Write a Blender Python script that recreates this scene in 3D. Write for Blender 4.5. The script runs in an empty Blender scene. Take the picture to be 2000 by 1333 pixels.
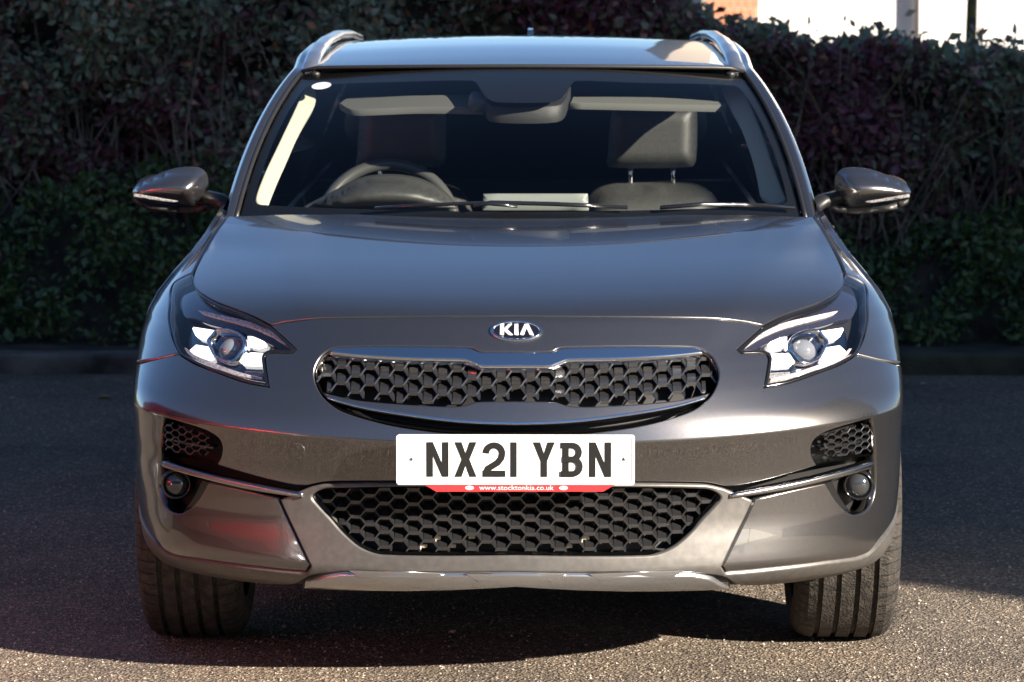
import bpy, bmesh, math, random
import numpy as np
from mathutils import Vector, Matrix
from mathutils.geometry import delaunay_2d_cdt
random.seed(7); np.random.seed(7)
sc = bpy.context.scene
C = sc.collection
R = math.radians
# ------------------------------------------------------------------ camera
FPX = 7150.0                                   # focal length in pixels of the 2000 px wide photograph
CAM = np.array([0.08, -8.2, 1.77]); YAW = R(0.617); PITCH = R(6.45)
fw = np.array([-math.sin(YAW)*math.cos(PITCH), math.cos(YAW)*math.cos(PITCH), -math.sin(PITCH)])
rt = np.array([math.cos(YAW), math.sin(YAW), 0.0]); up = np.cross(rt, fw)
cd = bpy.data.cameras.new('camera'); cam = bpy.data.objects.new('camera', cd); C.objects.link(cam)
cam.matrix_world = Matrix(((rt[0], up[0], -fw[0], CAM[0]), (rt[1], up[1], -fw[1], CAM[1]), (rt[2], up[2], -fw[2], CAM[2]), (0, 0, 0, 1)))
cd.sensor_width = 36; cd.lens = 36*FPX/2000; cd.clip_end = 3000; cd.clip_start = .1
cd.dof.use_dof = True; cd.dof.focus_distance = 8.55; cd.dof.aperture_fstop = 8.0
sc.camera = cam
sc.render.resolution_x = 1024; sc.render.resolution_y = 682
# ------------------------------------------------------------------ light
SUN_AZ = R(51); SUN_EL = R(22)                # azimuth measured from the camera side (-Y) towards +X
sund = np.array([math.sin(SUN_AZ)*math.cos(SUN_EL), -math.cos(SUN_AZ)*math.cos(SUN_EL), math.sin(SUN_EL)])
w = bpy.data.worlds.new('World'); sc.world = w; w.use_nodes = True
nt = w.node_tree; bg = nt.nodes['Background']; sky = nt.nodes.new('ShaderNodeTexSky'); sky.sky_type = 'NISHITA'
sky.sun_disc = False; sky.sun_elevation = SUN_EL; sky.sun_rotation = math.pi - SUN_AZ
nt.links.new(sky.outputs[0], bg.inputs[0]); bg.inputs[1].default_value = 0.05; sky.ozone_density = 3.0; sky.dust_density = .2; sky.air_density = .7
sl = bpy.data.lights.new('sun', 'SUN'); so = bpy.data.objects.new('sun', sl); C.objects.link(so)
sl.energy = 5.0; sl.angle = R(0.53); sl.color = (1.0, .89, .75)
so.rotation_euler = Vector(sund).to_track_quat('Z', 'Y').to_euler(); so.location = (8, -6, 9)
sc.view_settings.view_transform = 'Standard'; sc.view_settings.look = 'None'
sc.view_settings.exposure = 1.75; sc.view_settings.gamma = 1.0

# ------------------------------------------------------------------ helpers
def proj(P):
    d = np.asarray(P, float) - CAM
    z = d @ fw
    return np.stack([1000 + FPX*(d @ rt)/z, 666.5 - FPX*(d @ up)/z], -1)
def ray(px, py):
    d = fw + rt*((px-1000)/FPX) - up*((py-666.5)/FPX)
    return d
def at_y(px, py, Y):                            # the point on the pixel's line of sight at depth Y
    d = ray(px, py); t = (Y-CAM[1])/d[1]; return CAM + d*t
def at_z(px, py, Z=0.0):
    d = ray(px, py); t = (Z-CAM[2])/d[2]; return CAM + d*t

def mat(name, col=(.5, .5, .5), rough=.5, metal=0.0, coat=0.0, spec=.5, emit=None, estr=0, coat_rough=.03):
    m = bpy.data.materials.new(name); m.use_nodes = True
    b = m.node_tree.nodes['Principled BSDF']
    b.inputs['Base Color'].default_value = (*col, 1); b.inputs['Roughness'].default_value = rough
    b.inputs['Metallic'].default_value = metal; b.inputs['Coat Weight'].default_value = coat
    b.inputs['Coat Roughness'].default_value = coat_rough
    b.inputs['Specular IOR Level'].default_value = spec
    if emit: b.inputs['Emission Color'].default_value = (*emit, 1); b.inputs['Emission Strength'].default_value = estr
    return m
def noise_col(m, c1, c2, scale=20, detail=6, bump=0, bscale=None, lo=.35, hi=.65, rough=None):
    t = m.node_tree; b = t.nodes['Principled BSDF']
    co = t.nodes.new('ShaderNodeTexCoord'); n = t.nodes.new('ShaderNodeTexNoise'); n.inputs['Scale'].default_value = scale; n.inputs['Detail'].default_value = detail
    r = t.nodes.new('ShaderNodeValToRGB'); r.color_ramp.elements[0].position = lo; r.color_ramp.elements[1].position = hi
    r.color_ramp.elements[0].color = (*c1, 1); r.color_ramp.elements[1].color = (*c2, 1)
    t.links.new(co.outputs['Object'], n.inputs['Vector']); t.links.new(n.outputs['Fac'], r.inputs['Fac']); t.links.new(r.outputs['Color'], b.inputs['Base Color'])
    if bump:
        n2 = t.nodes.new('ShaderNodeTexNoise'); n2.inputs['Scale'].default_value = bscale or scale*3; n2.inputs['Detail'].default_value = 4
        bp = t.nodes.new('ShaderNodeBump'); bp.inputs['Strength'].default_value = bump; bp.inputs['Distance'].default_value = .01
        t.links.new(co.outputs['Object'], n2.inputs['Vector']); t.links.new(n2.outputs['Fac'], bp.inputs['Height']); t.links.new(bp.outputs['Normal'], b.inputs['Normal'])
    return m
def paint(name, col):
    m = mat(name, col, .25, .92, 1.0); m.node_tree.nodes['Principled BSDF'].inputs['Coat IOR'].default_value = 1.75
    t = m.node_tree; b = t.nodes['Principled BSDF']
    co = t.nodes.new('ShaderNodeTexCoord'); v = t.nodes.new('ShaderNodeTexVoronoi'); v.inputs['Scale'].default_value = 900
    mx = t.nodes.new('ShaderNodeMixRGB'); mx.blend_type = 'MULTIPLY'; mx.inputs[0].default_value = .35; mx.inputs[1].default_value = (*col, 1)
    t.links.new(co.outputs['Object'], v.inputs['Vector']); t.links.new(v.outputs['Color'], mx.inputs[2]); t.links.new(mx.outputs[0], b.inputs['Base Color'])
    # faint dust film in patches
    n = t.nodes.new('ShaderNodeTexNoise'); n.inputs['Scale'].default_value = 5; n.inputs['Detail'].default_value = 8
    mr = t.nodes.new('ShaderNodeMapRange'); mr.inputs[1].default_value = .4; mr.inputs[2].default_value = .8; mr.inputs[3].default_value = .008; mr.inputs[4].default_value = .035
    t.links.new(co.outputs['Object'], n.inputs['Vector']); t.links.new(n.outputs['Fac'], mr.inputs[0]); t.links.new(mr.outputs[0], b.inputs['Coat Roughness'])
    return m
M = {}
M['paint'] = paint('grey_metallic_paint', (.195, .189, .190))
M['red_paint'] = paint('red_paint', (.5, .012, .02))
M['satin'] = noise_col(mat('satin_grey_plastic', (.13, .125, .12), .42, .55), (.12, .115, .11), (.15, .142, .135), 60, 4, .05, 1500)
M['black'] = mat('black_plastic', (.012, .012, .013), .45)
M['gloss_black'] = mat('gloss_black_plastic', (.008, .008, .009), .10, 0, .6)
M['grille'] = mat('grille_black', (.026, .026, .028), .17, .3, 1.0, .8)
M['chrome'] = mat('chrome', (.72, .73, .75), .08, 1)
M['dark_chrome'] = mat('dark_satin_chrome', (.42, .42, .43), .2, 1)
M['silver'] = mat('silver_paint', (.50, .52, .55), .26, .9, .4)
M['rubber'] = noise_col(mat('tyre_rubber', (.02, .02, .02), .75), (.014, .013, .012), (.05, .042, .034), 45, 8, .5, 160)
M['interior'] = noise_col(mat('interior_black', (.014, .014, .015), .6), (.011, .011, .012), (.018, .018, .019), 200, 2, .1, 900)
M['leather'] = noise_col(mat('black_leather', (.03, .03, .03), .45), (.026, .026, .026), (.036, .036, .035), 120, 3, .15, 700)
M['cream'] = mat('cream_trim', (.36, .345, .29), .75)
M['headliner'] = mat('headliner_grey', (.07, .07, .065), .9)
M['white'] = mat('plate_white', (.70, .70, .70), .35, 0, .2)
M['ink'] = mat('plate_black', (.01, .01, .01), .4)
M['red'] = mat('plate_red', (.62, .03, .035), .4)
M['badge_black'] = mat('badge_black', (.006, .006, .01), .1, 0, 1)
M['led'] = noise_col(mat('white_daytime_light', (.9, .9, .9), .25, .2, 0, .5, (1, .95, .88), .8), (.55, .55, .57), (.95, .95, .95), 140, 2)
M['signal'] = noise_col(mat('clear_signal_segments', (.6, .5, .48), .25, .3), (.42, .30, .30), (.8, .74, .72), 160, 2)
M['clear_ribbed'] = noise_col(mat('ribbed_clear_plastic', (.3, .3, .3), .2, .3), (.12, .12, .12), (.42, .40, .40), 300, 2)
M['copper'] = mat('radiator_alloy', (.5, .42, .32), .4, .7)
M['brow_dark'] = mat('lamp_brow', (.03, .03, .045), .12, .3, 1)
M['reflector'] = mat('lamp_reflector', (.26, .26, .27), .14, 1)
M['lamp_inner'] = mat('lamp_inner', (.05, .05, .055), .2, .4)
M['plate_pink'] = mat('plate_red_line', (.6, .10, .10), .4)
M['frit'] = mat('printed_glass_border', (.006, .006, .007), .25, 0, 0, .3)
M['sipe'] = mat('tread_cut', (.006, .006, .006), .9)
M['mirror_back'] = mat('rear_view_mirror_shell', (.05, .055, .065), .3)
M['headliner_dark'] = mat('headliner_lining', (.16, .16, .15), .9)
M['leather_lit'] = mat('steering_leather_lit', (.045, .045, .045), .38)  # leather colour lightened to look lit on the wheel rim
M['display'] = mat('display_housing', (.16, .17, .16), .4)
M['badge_silver'] = mat('badge_silver', (.75, .76, .78), .35, .4)
def glass(name, tint, refl_rough=0.0, ior=1.5):
    m = bpy.data.materials.new(name); m.use_nodes = True; t = m.node_tree; t.nodes.remove(t.nodes['Principled BSDF'])
    o = t.nodes['Material Output']; tr = t.nodes.new('ShaderNodeBsdfTransparent'); tr.inputs[0].default_value = (*tint, 1)
    g = t.nodes.new('ShaderNodeBsdfGlossy'); g.inputs['Roughness'].default_value = refl_rough; lw = t.nodes.new('ShaderNodeLayerWeight'); lw.inputs[0].default_value = .5
    pw = t.nodes.new('ShaderNodeMath'); pw.operation = 'POWER'; pw.inputs[1].default_value = 5.0; t.links.new(lw.outputs['Facing'], pw.inputs[0])
    f0 = ((ior-1)/(ior+1))**2; f = t.nodes.new('ShaderNodeMath'); f.operation = 'MULTIPLY_ADD'; f.inputs[1].default_value = 1-f0; f.inputs[2].default_value = f0; t.links.new(pw.outputs[0], f.inputs[0])
    mx = t.nodes.new('ShaderNodeMixShader'); t.links.new(f.outputs[0], mx.inputs[0]); t.links.new(tr.outputs[0], mx.inputs[1]); t.links.new(g.outputs[0], mx.inputs[2]); t.links.new(mx.outputs[0], o.inputs[0])
    return m
M['glass'] = glass('windscreen_glass', (.92, .95, .93), 0, 1.35)
M['lens'] = glass('lamp_cover', (.93, .94, .96), 0, 1.5)
M['tint'] = glass('side_glass', (.25, .27, .27), 0, 1.45)
M['lensball'] = mat('projector_lens', (.25, .26, .28), .02, .3, 1, .8)
M['foglens'] = mat('fog_lamp_lens', (.03, .032, .036), .05, 0, 1, .7)

def mesh_obj(name, V, F, m, parent=None, smooth=True, normals=None):
    me = bpy.data.meshes.new(name); me.from_pydata([tuple(map(float, v)) for v in V], [], F); me.update()
    me.materials.append(M[m] if isinstance(m, str) else m)
    if smooth: me.polygons.foreach_set('use_smooth', [True]*len(me.polygons))
    if normals is not None: me.normals_split_custom_set_from_vertices([tuple(map(float, n)) for n in normals])
    o = bpy.data.objects.new(name, me); C.objects.link(o)
    if parent: o.parent = parent
    return o
def empty(name, loc=(0, 0, 0), parent=None, **props):
    o = bpy.data.objects.new(name, None); o.location = loc; o.empty_display_size = .1; C.objects.link(o)
    if parent: o.parent = parent
    for k, v in props.items(): o[k] = v
    return o
class MB:                                       # collects simple solids into one mesh
    def __init__(s): s.V = []; s.F = []
    def add(s, V, F):
        n = len(s.V); s.V += [tuple(v) for v in V]; s.F += [tuple(i+n for i in f) for f in F]
    def box(s, lo, hi):
        x0, y0, z0 = lo; x1, y1, z1 = hi
        s.add([(x0,y0,z0),(x1,y0,z0),(x1,y1,z0),(x0,y1,z0),(x0,y0,z1),(x1,y0,z1),(x1,y1,z1),(x0,y1,z1)],
              [(3,2,1,0),(4,5,6,7),(0,1,5,4),(1,2,6,5),(2,3,7,6),(3,0,4,7)])
    def tube(s, pts, rad, n=10, cap=True, flat=None):
        pts = [np.array(p, float) for p in pts]; rad = rad if hasattr(rad, '__len__') else [rad]*len(pts); rings = []
        for i, p in enumerate(pts):
            t = pts[min(i+1, len(pts)-1)] - pts[max(i-1, 0)]; t /= np.linalg.norm(t)+1e-9
            a = np.cross(t, [0, 0, 1.0]);
            if np.linalg.norm(a) < 1e-3: a = np.cross(t, [1.0, 0, 0])
            a /= np.linalg.norm(a); b = np.cross(a, t)
            fl = flat or 1.0
            rings.append([p + rad[i]*(math.cos(k*2*math.pi/n)*a + fl*math.sin(k*2*math.pi/n)*b) for k in range(n)])
        V = [q for r in rings for q in r]; F = []
        for i in range(len(pts)-1):
            for k in range(n): F.append((i*n+k, i*n+(k+1) % n, (i+1)*n+(k+1) % n, (i+1)*n+k))
        if cap: F.append(tuple(range(n-1, -1, -1))); F.append(tuple((len(pts)-1)*n+k for k in range(n)))
        s.add(V, F)
    def build(s, name, m, parent=None, smooth=False): return mesh_obj(name, s.V, s.F, m, parent, smooth)
def grid(nu, nv, fn, name, m, parent=None, flip=False):
    V = [fn(i/(nu-1), j/(nv-1)) for j in range(nv) for i in range(nu)]
    F = [(j*nu+i, j*nu+i+1, (j+1)*nu+i+1, (j+1)*nu+i) for j in range(nv-1) for i in range(nu-1)]
    if flip: F = [f[::-1] for f in F]
    return mesh_obj(name, V, F, m, parent)
def pchip(xs, ys):
    xs = np.array(xs, float); ys = np.array(ys, float); h = np.diff(xs); d = np.diff(ys)/h; m = np.zeros(len(xs))
    m[0], m[-1] = d[0], d[-1]
    for i in range(1, len(xs)-1):
        m[i] = 0 if d[i-1]*d[i] <= 0 else (h[i-1]+h[i])*3/((2*h[i]+h[i-1])/d[i-1]+(h[i]+2*h[i-1])/d[i])
    def f(x):
        x = np.clip(x, xs[0], xs[-1]); i = np.clip(np.searchsorted(xs, x)-1, 0, len(xs)-2); t = (x-xs[i])/h[i]
        return ys[i]*(1+2*t)*(1-t)**2 + h[i]*m[i]*t*(1-t)**2 + ys[i+1]*t*t*(3-2*t) + h[i]*m[i+1]*t*t*(t-1)
    return f
def smooth_path(pts, closed=True, n=6):
    """Catmull-Rom through 2D points; a point with a third element is a sharp corner."""
    P = [np.array(p[:2], float) for p in pts]; K = [len(p) > 2 for p in pts]; N = len(P); out = []
    for i in range(N if closed else N-1):
        p1, p2 = P[i], P[(i+1) % N]
        p0 = P[i-1] if (closed or i > 0) else p1; p3 = P[(i+2) % N] if (closed or i+2 < N) else p2
        if K[i]: p0 = p1 - (p2-p1)*.5
        if K[(i+1) % N]: p3 = p2 + (p2-p1)*.5
        L = np.linalg.norm(p2-p1)
        m1 = (p2-p0)*.5; m2 = (p3-p1)*.5
        for m in (m1, m2):
            q = np.linalg.norm(m)
            if q > L: m *= L/q
        for k in range(n):
            t = k/n; out.append(p1*(2*t**3-3*t*t+1) + m1*(t**3-2*t*t+t) + p2*(-2*t**3+3*t*t) + m2*(t**3-t*t))
    if not closed: out.append(P[-1])
    return out
def inside(poly, Q):
    poly = np.asarray(poly); Q = np.asarray(Q); x, y = Q[:, 0], Q[:, 1]; c = np.zeros(len(Q), bool); n = len(poly)
    for i in range(n):
        x1, y1 = poly[i-1]; x2, y2 = poly[i]
        if y1 == y2: continue
        k = ((y1 > y) != (y2 > y)) & (x < (x2-x1)*(y-y1)/(y2-y1)+x1); c ^= k
    return c
def dist_poly(poly, Q):
    poly = np.asarray(poly); Q = np.asarray(Q); best = np.full(len(Q), 1e9)
    for i in range(len(poly)):
        a, b = poly[i-1], poly[i]; ab = b-a; t = np.clip(((Q-a) @ ab)/(ab @ ab+1e-12), 0, 1)
        best = np.minimum(best, np.linalg.norm(Q-(a+t[:, None]*ab), axis=1))
    return best
def area(p):
    p = np.asarray(p); return .5*np.sum(p[:, 0]*np.roll(p[:, 1], -1)-np.roll(p[:, 0], -1)*p[:, 1])
def offset_poly(poly, d):                       # positive = inwards for a counter-clockwise polygon
    p = np.asarray(poly); a = np.roll(p, 1, 0); b = np.roll(p, -1, 0)
    e1 = p-a; e2 = b-p; e1 /= np.linalg.norm(e1, axis=1)[:, None]+1e-12; e2 /= np.linalg.norm(e2, axis=1)[:, None]+1e-12
    n1 = np.stack([-e1[:, 1], e1[:, 0]], 1); n2 = np.stack([-e2[:, 1], e2[:, 0]], 1); n = n1+n2
    L = np.maximum((n*n).sum(1)/2, .35)
    return p + n/L[:, None]*d, -(n/(np.linalg.norm(n, axis=1)[:, None]+1e-9))
def clean(poly, eps=6e-4):
    out = []
    for q in poly:
        if not out or np.linalg.norm(np.asarray(q)-out[-1]) > eps: out.append(np.asarray(q, float))
    if np.linalg.norm(out[0]-out[-1]) < eps: out.pop()
    return out

class Surf:
    """A parametric surface f(a, v) -> xyz with numeric normals, and pixel -> (a, v) look-up."""
    def __init__(s, f, a0, a1, v0, v1, inward=(0, 1, 0), lines=()):
        s.f = f; s.b = (a0, a1, v0, v1); s.inw = np.array(inward, float); s.lines = lines
        A, V = np.meshgrid(np.linspace(a0, a1, 141), np.linspace(v0, v1, 221)); s.A = A.ravel(); s.V = V.ravel(); s.P = proj(f(s.A, s.V))
    def normal(s, a, v):
        e = 1e-4; du = s.f(a+e, v)-s.f(a-e, v); dv = s.f(a, v+e)-s.f(a, v-e); n = np.cross(du, dv)
        n /= np.linalg.norm(n, axis=-1)[..., None]+1e-12
        return n*np.where((n @ s.inw) > 0, -1, 1)[..., None]
    def inv(s, px, py):
        q = np.array([px, py], float); i = np.argmin(((s.P-q)**2).sum(1)); a, v = s.A[i], s.V[i]
        for _ in range(12):
            p0 = proj(s.f(np.array(a), np.array(v))); e = 1e-4
            J = np.stack([(proj(s.f(np.array(a+e), np.array(v)))-p0)/e, (proj(s.f(np.array(a), np.array(v+e)))-p0)/e], 1)
            try: d = np.linalg.solve(J, q-p0)
            except Exception: break
            L = np.abs(d).max(); d *= min(1, .05/(L+1e-12)); a += d[0]; v += d[1]
            a = min(max(a, s.b[0]), s.b[1]); v = min(max(v, s.b[2]), s.b[3])
        return (a, v)
    def pts(s, pix): return [((*p[:2], 1)[:2] if False else (*s.inv(p[0], p[1]), *p[2:])) for p in pix]
    def pos(s, pl, off):
        pl = np.asarray(pl, float); return s.f(pl[:, 0], pl[:, 1]) + s.normal(pl[:, 0], pl[:, 1])*off

def panel(name, s, outer, m, parent=None, holes=(), off=0.0, bevel=.0025, depth=.02, res=.02, sa=1.3, rim=True, inflate=0):
    """A body panel: outline polygon(s) in the surface's own coordinates, filled, with a rounded edge and a turned-in rim."""
    sv = np.array([sa, 1.0]); loops = []
    o = np.asarray(clean([np.asarray(q[:2])*sv for q in outer])); o = o if area(o) > 0 else o[::-1]
    loops.append(o)
    for h in holes:
        hh = np.asarray(clean([np.asarray(q[:2])*sv for q in h])); loops.append(hh if area(hh) < 0 else hh[::-1])
    inner = []; outs = []
    for l in loops:
        ip, od = offset_poly(l, bevel); inner.append(ip); outs.append(od)
    lo = o.min(0); hi = o.max(0)
    gx, gy = np.meshgrid(np.arange(lo[0]+res*.37, hi[0], res), np.arange(lo[1]+res*.41, hi[1], res))
    gx = gx + (np.arange(gx.shape[0]) % 2)[:, None]*res*.5
    G = np.stack([gx.ravel(), gy.ravel()], 1)
    for ln in s.lines:
        xs = np.arange(lo[0], hi[0], res); G = G[np.abs(G[:, 1]-ln) > .006]
        for dv in (-.004, 0, .004): G = np.vstack([G, np.stack([xs, np.full_like(xs, ln+dv)], 1)])
    k = inside(inner[0], G)
    for h in inner[1:]: k &= ~inside(h, G)
    G = G[k]
    for l in inner:
        if len(G): G = G[dist_poly(l, G) > res*.35]
    pts = []; edges = []; ring = []
    for l in inner:
        b = len(pts); pts += [tuple(q) for q in l]; n = len(l); edges += [(b+i, b+(i+1) % n) for i in range(n)]; ring.append((b, n))
    nb = len(pts); pts += [tuple(q) for q in G]
    vo, eo, fo, ov, oe, of = delaunay_2d_cdt([Vector(p) for p in pts], edges, [], 0, 1e-7)
    Q = np.array([tuple(v) for v in vo]); T = np.array([f for f in fo if len(f) == 3])
    cen = Q[T].mean(1); k = inside(inner[0], cen)
    for h in inner[1:]: k &= ~inside(h, cen)
    T = T[k]
    mp = {}                                        # original ring index -> output index
    for i, src in enumerate(ov):
        for q in src: mp[q] = i
    par = Q/sv
    P = s.f(par[:, 0], par[:, 1]); N = s.normal(par[:, 0], par[:, 1]); bump = 0
    if inflate:
        d = np.minimum(np.min([dist_poly(l, Q) for l in inner], axis=0)/abs(inflate[1]), 1); bump = inflate[0]*np.sqrt(1-(1-d)**2)
        P = P + N*np.asarray(bump)[:, None]
    P = P + N*off
    # orientation
    t0 = T[len(T)//2]; tn = np.cross(P[t0[1]]-P[t0[0]], P[t0[2]]-P[t0[0]])
    flip = np.dot(tn, N[t0[0]]) < 0
    F = [tuple(int(i) for i in (t[::-1] if flip else t)) for t in T]
    V = [p for p in P]; NN = [n for n in N]
    if rim:
        for li, (l, od) in enumerate(zip(loops, outs)):
            b, n = ring[li]; pr = l/sv; pn = s.normal(pr[:, 0], pr[:, 1]); pp = s.f(pr[:, 0], pr[:, 1])
            e = 1e-3; q2 = (l+od*e)/sv; od3 = s.f(q2[:, 0], q2[:, 1])-pp; od3 /= np.linalg.norm(od3, axis=1)[:, None]+1e-12
            k1 = len(V); V += list(pp+pn*(off-bevel*.7)); x = pn*.6+od3*.8; NN += list(x/np.linalg.norm(x, axis=1)[:, None])
            k2 = len(V); V += list(pp+pn*(off-depth)); NN += list(od3)
            for i in range(n):
                j = (i+1) % n; a0, a1 = mp.get(b+i), mp.get(b+j)
                if a0 is None or a1 is None: continue
                q = [(a0, k1+i, k1+j, a1), (k1+i, k2+i, k2+j, k1+j)]
                F += [f[::-1] if flip else f for f in q]
    # consistent winding for the rim is not critical: everything is opaque and double sided
    return mesh_obj(name, V, F, m, parent, True, None if inflate else NN)

# ------------------------------------------------------------------ the car: front skin S(a, v)
# centre profile (Y back, Z up) from under the lip to the cowl; a crease at Z=.607
prof = np.array([(.24,.222),(.13,.246),(.065,.266),(.036,.290),(.026,.312),(.030,.35),(.038,.42),(.034,.50),(.020,.55),(.0,.607),
                 (.011,.65),(.031,.70),(.058,.75),(.093,.80),(.130,.845),(.165,.880),(.22,.903),(.32,.928),(.48,.957),(.70,.987),(.92,1.013),(1.13,1.034),(1.3,1.048)])
arc = np.concatenate([[0], np.cumsum(np.linalg.norm(np.diff(prof, axis=0), axis=1))]); KC = 9; VC = arc[KC]
_y1 = pchip(arc[:KC+1], prof[:KC+1, 0]); _z1 = pchip(arc[:KC+1], prof[:KC+1, 1]); _y2 = pchip(arc[KC:], prof[KC:, 0]); _z2 = pchip(arc[KC:], prof[KC:, 1])
def Y0(v): return np.where(v < VC, _y1(v), _y2(v))
def Z0(v): return np.where(v < VC, _z1(v), _z2(v))
zz = [.22,.32,.45,.60,.70,.77,.835,.88,.926,.973,1.026,1.05]
Wz = pchip(zz, [.84,.900,.918,.922,.928,.930,.919,.893,.856,.818,.782,.766])
Lz = pchip(zz, [.46,.50,.50,.51,.60,.68,.72,.70,.62,.52,.26,.20])
VMAX = arc[-1]
def Sf(a, v):
    a = np.asarray(a, float); v = np.asarray(v, float)
    z = Z0(v); W = Wz(z); L = Lz(z); th = a*math.pi/2
    x = W*np.sin(th); y = Y0(v) + L*(1-np.cos(th))
    z = z + .028*(x/.83)**2*np.exp(-((v-VC)/.10)**2)
    # dome of the bonnet: outboard of a line running from the cowl corners to the grille ends the skin falls away
    xc = .44 + .20*np.clip((z-.80)/.24, 0, 1); k = np.clip((z-.74)/.12, 0, 1)*np.clip((1.05-z)/.03, 0, 1)
    d = np.abs(x)-xc; sp = .5*(d+np.sqrt(d*d+.0008))-.0141*.5
    z = z - .17*k*.07*(1-np.exp(-np.maximum(sp, 0)/.07))
    return np.stack([x, y, z], -1)
S = Surf(Sf, -1, 1, 0, VMAX, lines=(VC,))
def vz(z): return float(np.interp(z, prof[:, 1], arc))
def half(pix):                                   # photo-left pixels -> (a, v), a <= 0
    out = []
    for p in pix:
        if p[0] == 's': out.append((p[1], vz(p[2]), *p[3:]))
        else:
            a, v = S.inv(p[0], p[1]); out.append((a, v, *p[2:]))
    return out
def sym(pix, n=6):                               # half outline from top centre to bottom centre -> full closed outline
    h = half(pix); h[0] = (0, h[0][1], *h[0][2:]); h[-1] = (0, h[-1][1], *h[-1][2:])
    path = smooth_path(h, False, n); mir = [np.array([-q[0], q[1]]) for q in path[1:-1]][::-1]
    return path + mir
def both(path): return [(path, -1), ([np.array([-q[0], q[1]]) for q in path][::-1], 1)]
def closed(pix, n=6): return smooth_path(half(pix), True, n)
def shrink(poly, d, sa=1.3):
    p = np.asarray(poly)*np.array([sa, 1]); p = np.asarray(clean(p)); p = p if area(p) > 0 else p[::-1]
    return list(offset_poly(p, d)[0]/np.array([sa, 1]))

car = empty('car', (0, 0, 0), label='dark grey metallic crossover car seen head-on with number plate NX21 YBN', category='car')

# outlines, in photograph pixels of the car's photo-left half
LAMP = [(376,536,1),(384,565),(415,588),(465,608),(502,625),(530,641),(554,662),(575,681,1),(567,687,1),(530,686),(518,690),(514,700),(522,752,1),
        (480,744),(425,725),(380,707),(350,688),(337,655),(332,612),(336,566),(343,553)]
lamp = closed(LAMP)
HOOD_FRONT = [(1008,616),(800,617.5),(640,620),(600,623),(560,628),(529,634,1)]
hood_half = half(HOOD_FRONT + [(500,619),(462,603),(412,583),(383,561),(379,540),(388,517),(404,488),(428,449),(447,423,1),(600,419.5),(800,418),(1020,417)])
hood_half[0] = (0, hood_half[0][1]); hood_half[-1] = (0, hood_half[-1][1])
hp = smooth_path(hood_half, False); hood = hp + [np.array([-q[0], q[1]]) for q in hp[1:-1]][::-1]
panel('bonnet', S, hood, 'paint', car, res=.02, bevel=.003, depth=.03)

GRILLE = [(1008,687),(962,687),(938,686),(925,680,),(905,677.5),(797,675.5),(700,676),(655,678.5),(630,691),(616,712),(612,732),(618,756),(634,780),(668,804),(754,830),(858,846),(930,850),(1008,851)]
grille_o = sym(GRILLE)
LOW_TOP = [(1008,944),(800,944),(640,945.5),(612,950),(596,957)]
# upper bumper: from the bonnet shut line down to the chrome strips
bump_half = half([(1008,618.5),(800,620),(640,622.5),(600,625.5),(560,630.5),(531,636.5,1),(556,660),(580,682,1),(570,690.5,1),(532,690),(522,693),(518.5,702),(526,757,1),
                  (480,748.5),(425,729.5),(378,711),(349,693,1),(300,704),(268,714,1)] + [('s',-1,.70,1),('s',-1,.60),('s',-1,.50),('s',-1,.395,1)] +
                 [(303,1049),(330,1080),(400,1093),(480,1104),(560,1113),(597,1116,1),(604,1104,1),(575,1046),(541,974,1),(470,957),(407,943,1),(388,975),(366,998),(345,1004),(322,990),(311,955),(310,905),
                  (312,850),(318,815,1),(350,824),(400,840),(425,855),(434,872),(432,893),(424,908,1),(470,922),(530,938),(575,947),(600,948,1),(640,941),(800,940),(1008,940)])
bump_half[0] = (0, bump_half[0][1]); bump_half[-1] = (0, bump_half[-1][1])
bp_ = smooth_path(bump_half, False); bumper_o = bp_ + [np.array([-q[0], q[1]]) for q in bp_[1:-1]][::-1]
bumper = panel('bumper', S, bumper_o, 'paint', car, holes=[grille_o], res=.018, depth=.03)
# front wings
wing = smooth_path(half([(349,690,1),(334,657),(328.5,612),(332,566),(341,550),(374,532.5,1),(385,510),(401,481),(424,444),(446,417,1)]) +
                   [(-1, vz(1.036), 1), (-1, vz(.95)), (-1, vz(.85)), (-1, vz(.705), 1)] + half([(300,701)]), True)
for pth, sg in both(wing): panel('front_wing', S, pth, 'paint', car, res=.018)

# lower bumper: satin frame with the lower intake, silver lip, black valance
LOW = [(1008,951),(800,951),(640,954),(618,961),(609,972),(622,990),(645,1014),(672,1044),(706,1071),(747,1084),(1008,1085)]
low_o = sym(LOW)
fr = half([(1008,945),(800,945),(640,946),(604,953,1),(548,976,1),(580,1046),(608,1105,1),(600,1119.5,1),(560,1116.5),(480,1107.5),(400,1096.5),(330,1084),(301,1053),('s',-1,.388,1),('s',-1,.35,1),
           (300,1108),(345,1129),(430,1141),(528,1148,1),(565,1139),(600,1126),(667,1116,1),(1008,1116)])
fr[0] = (0, fr[0][1]); fr[-1] = (0, fr[-1][1])
fp = smooth_path(fr, False); frame_o = fp + [np.array([-q[0], q[1]]) for q in fp[1:-1]][::-1]
panel('lower_bumper', S, frame_o, 'satin', car, holes=[low_o], off=.004, bevel=.005, depth=.04)
lip_o = sym([(1008,1117.5),(668,1117.5,1),(625,1127),(592,1140,1),(1008,1140)])
lip = panel('skid_lip', S, lip_o, 'silver', car, off=.012, bevel=.004, depth=.03)
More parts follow.
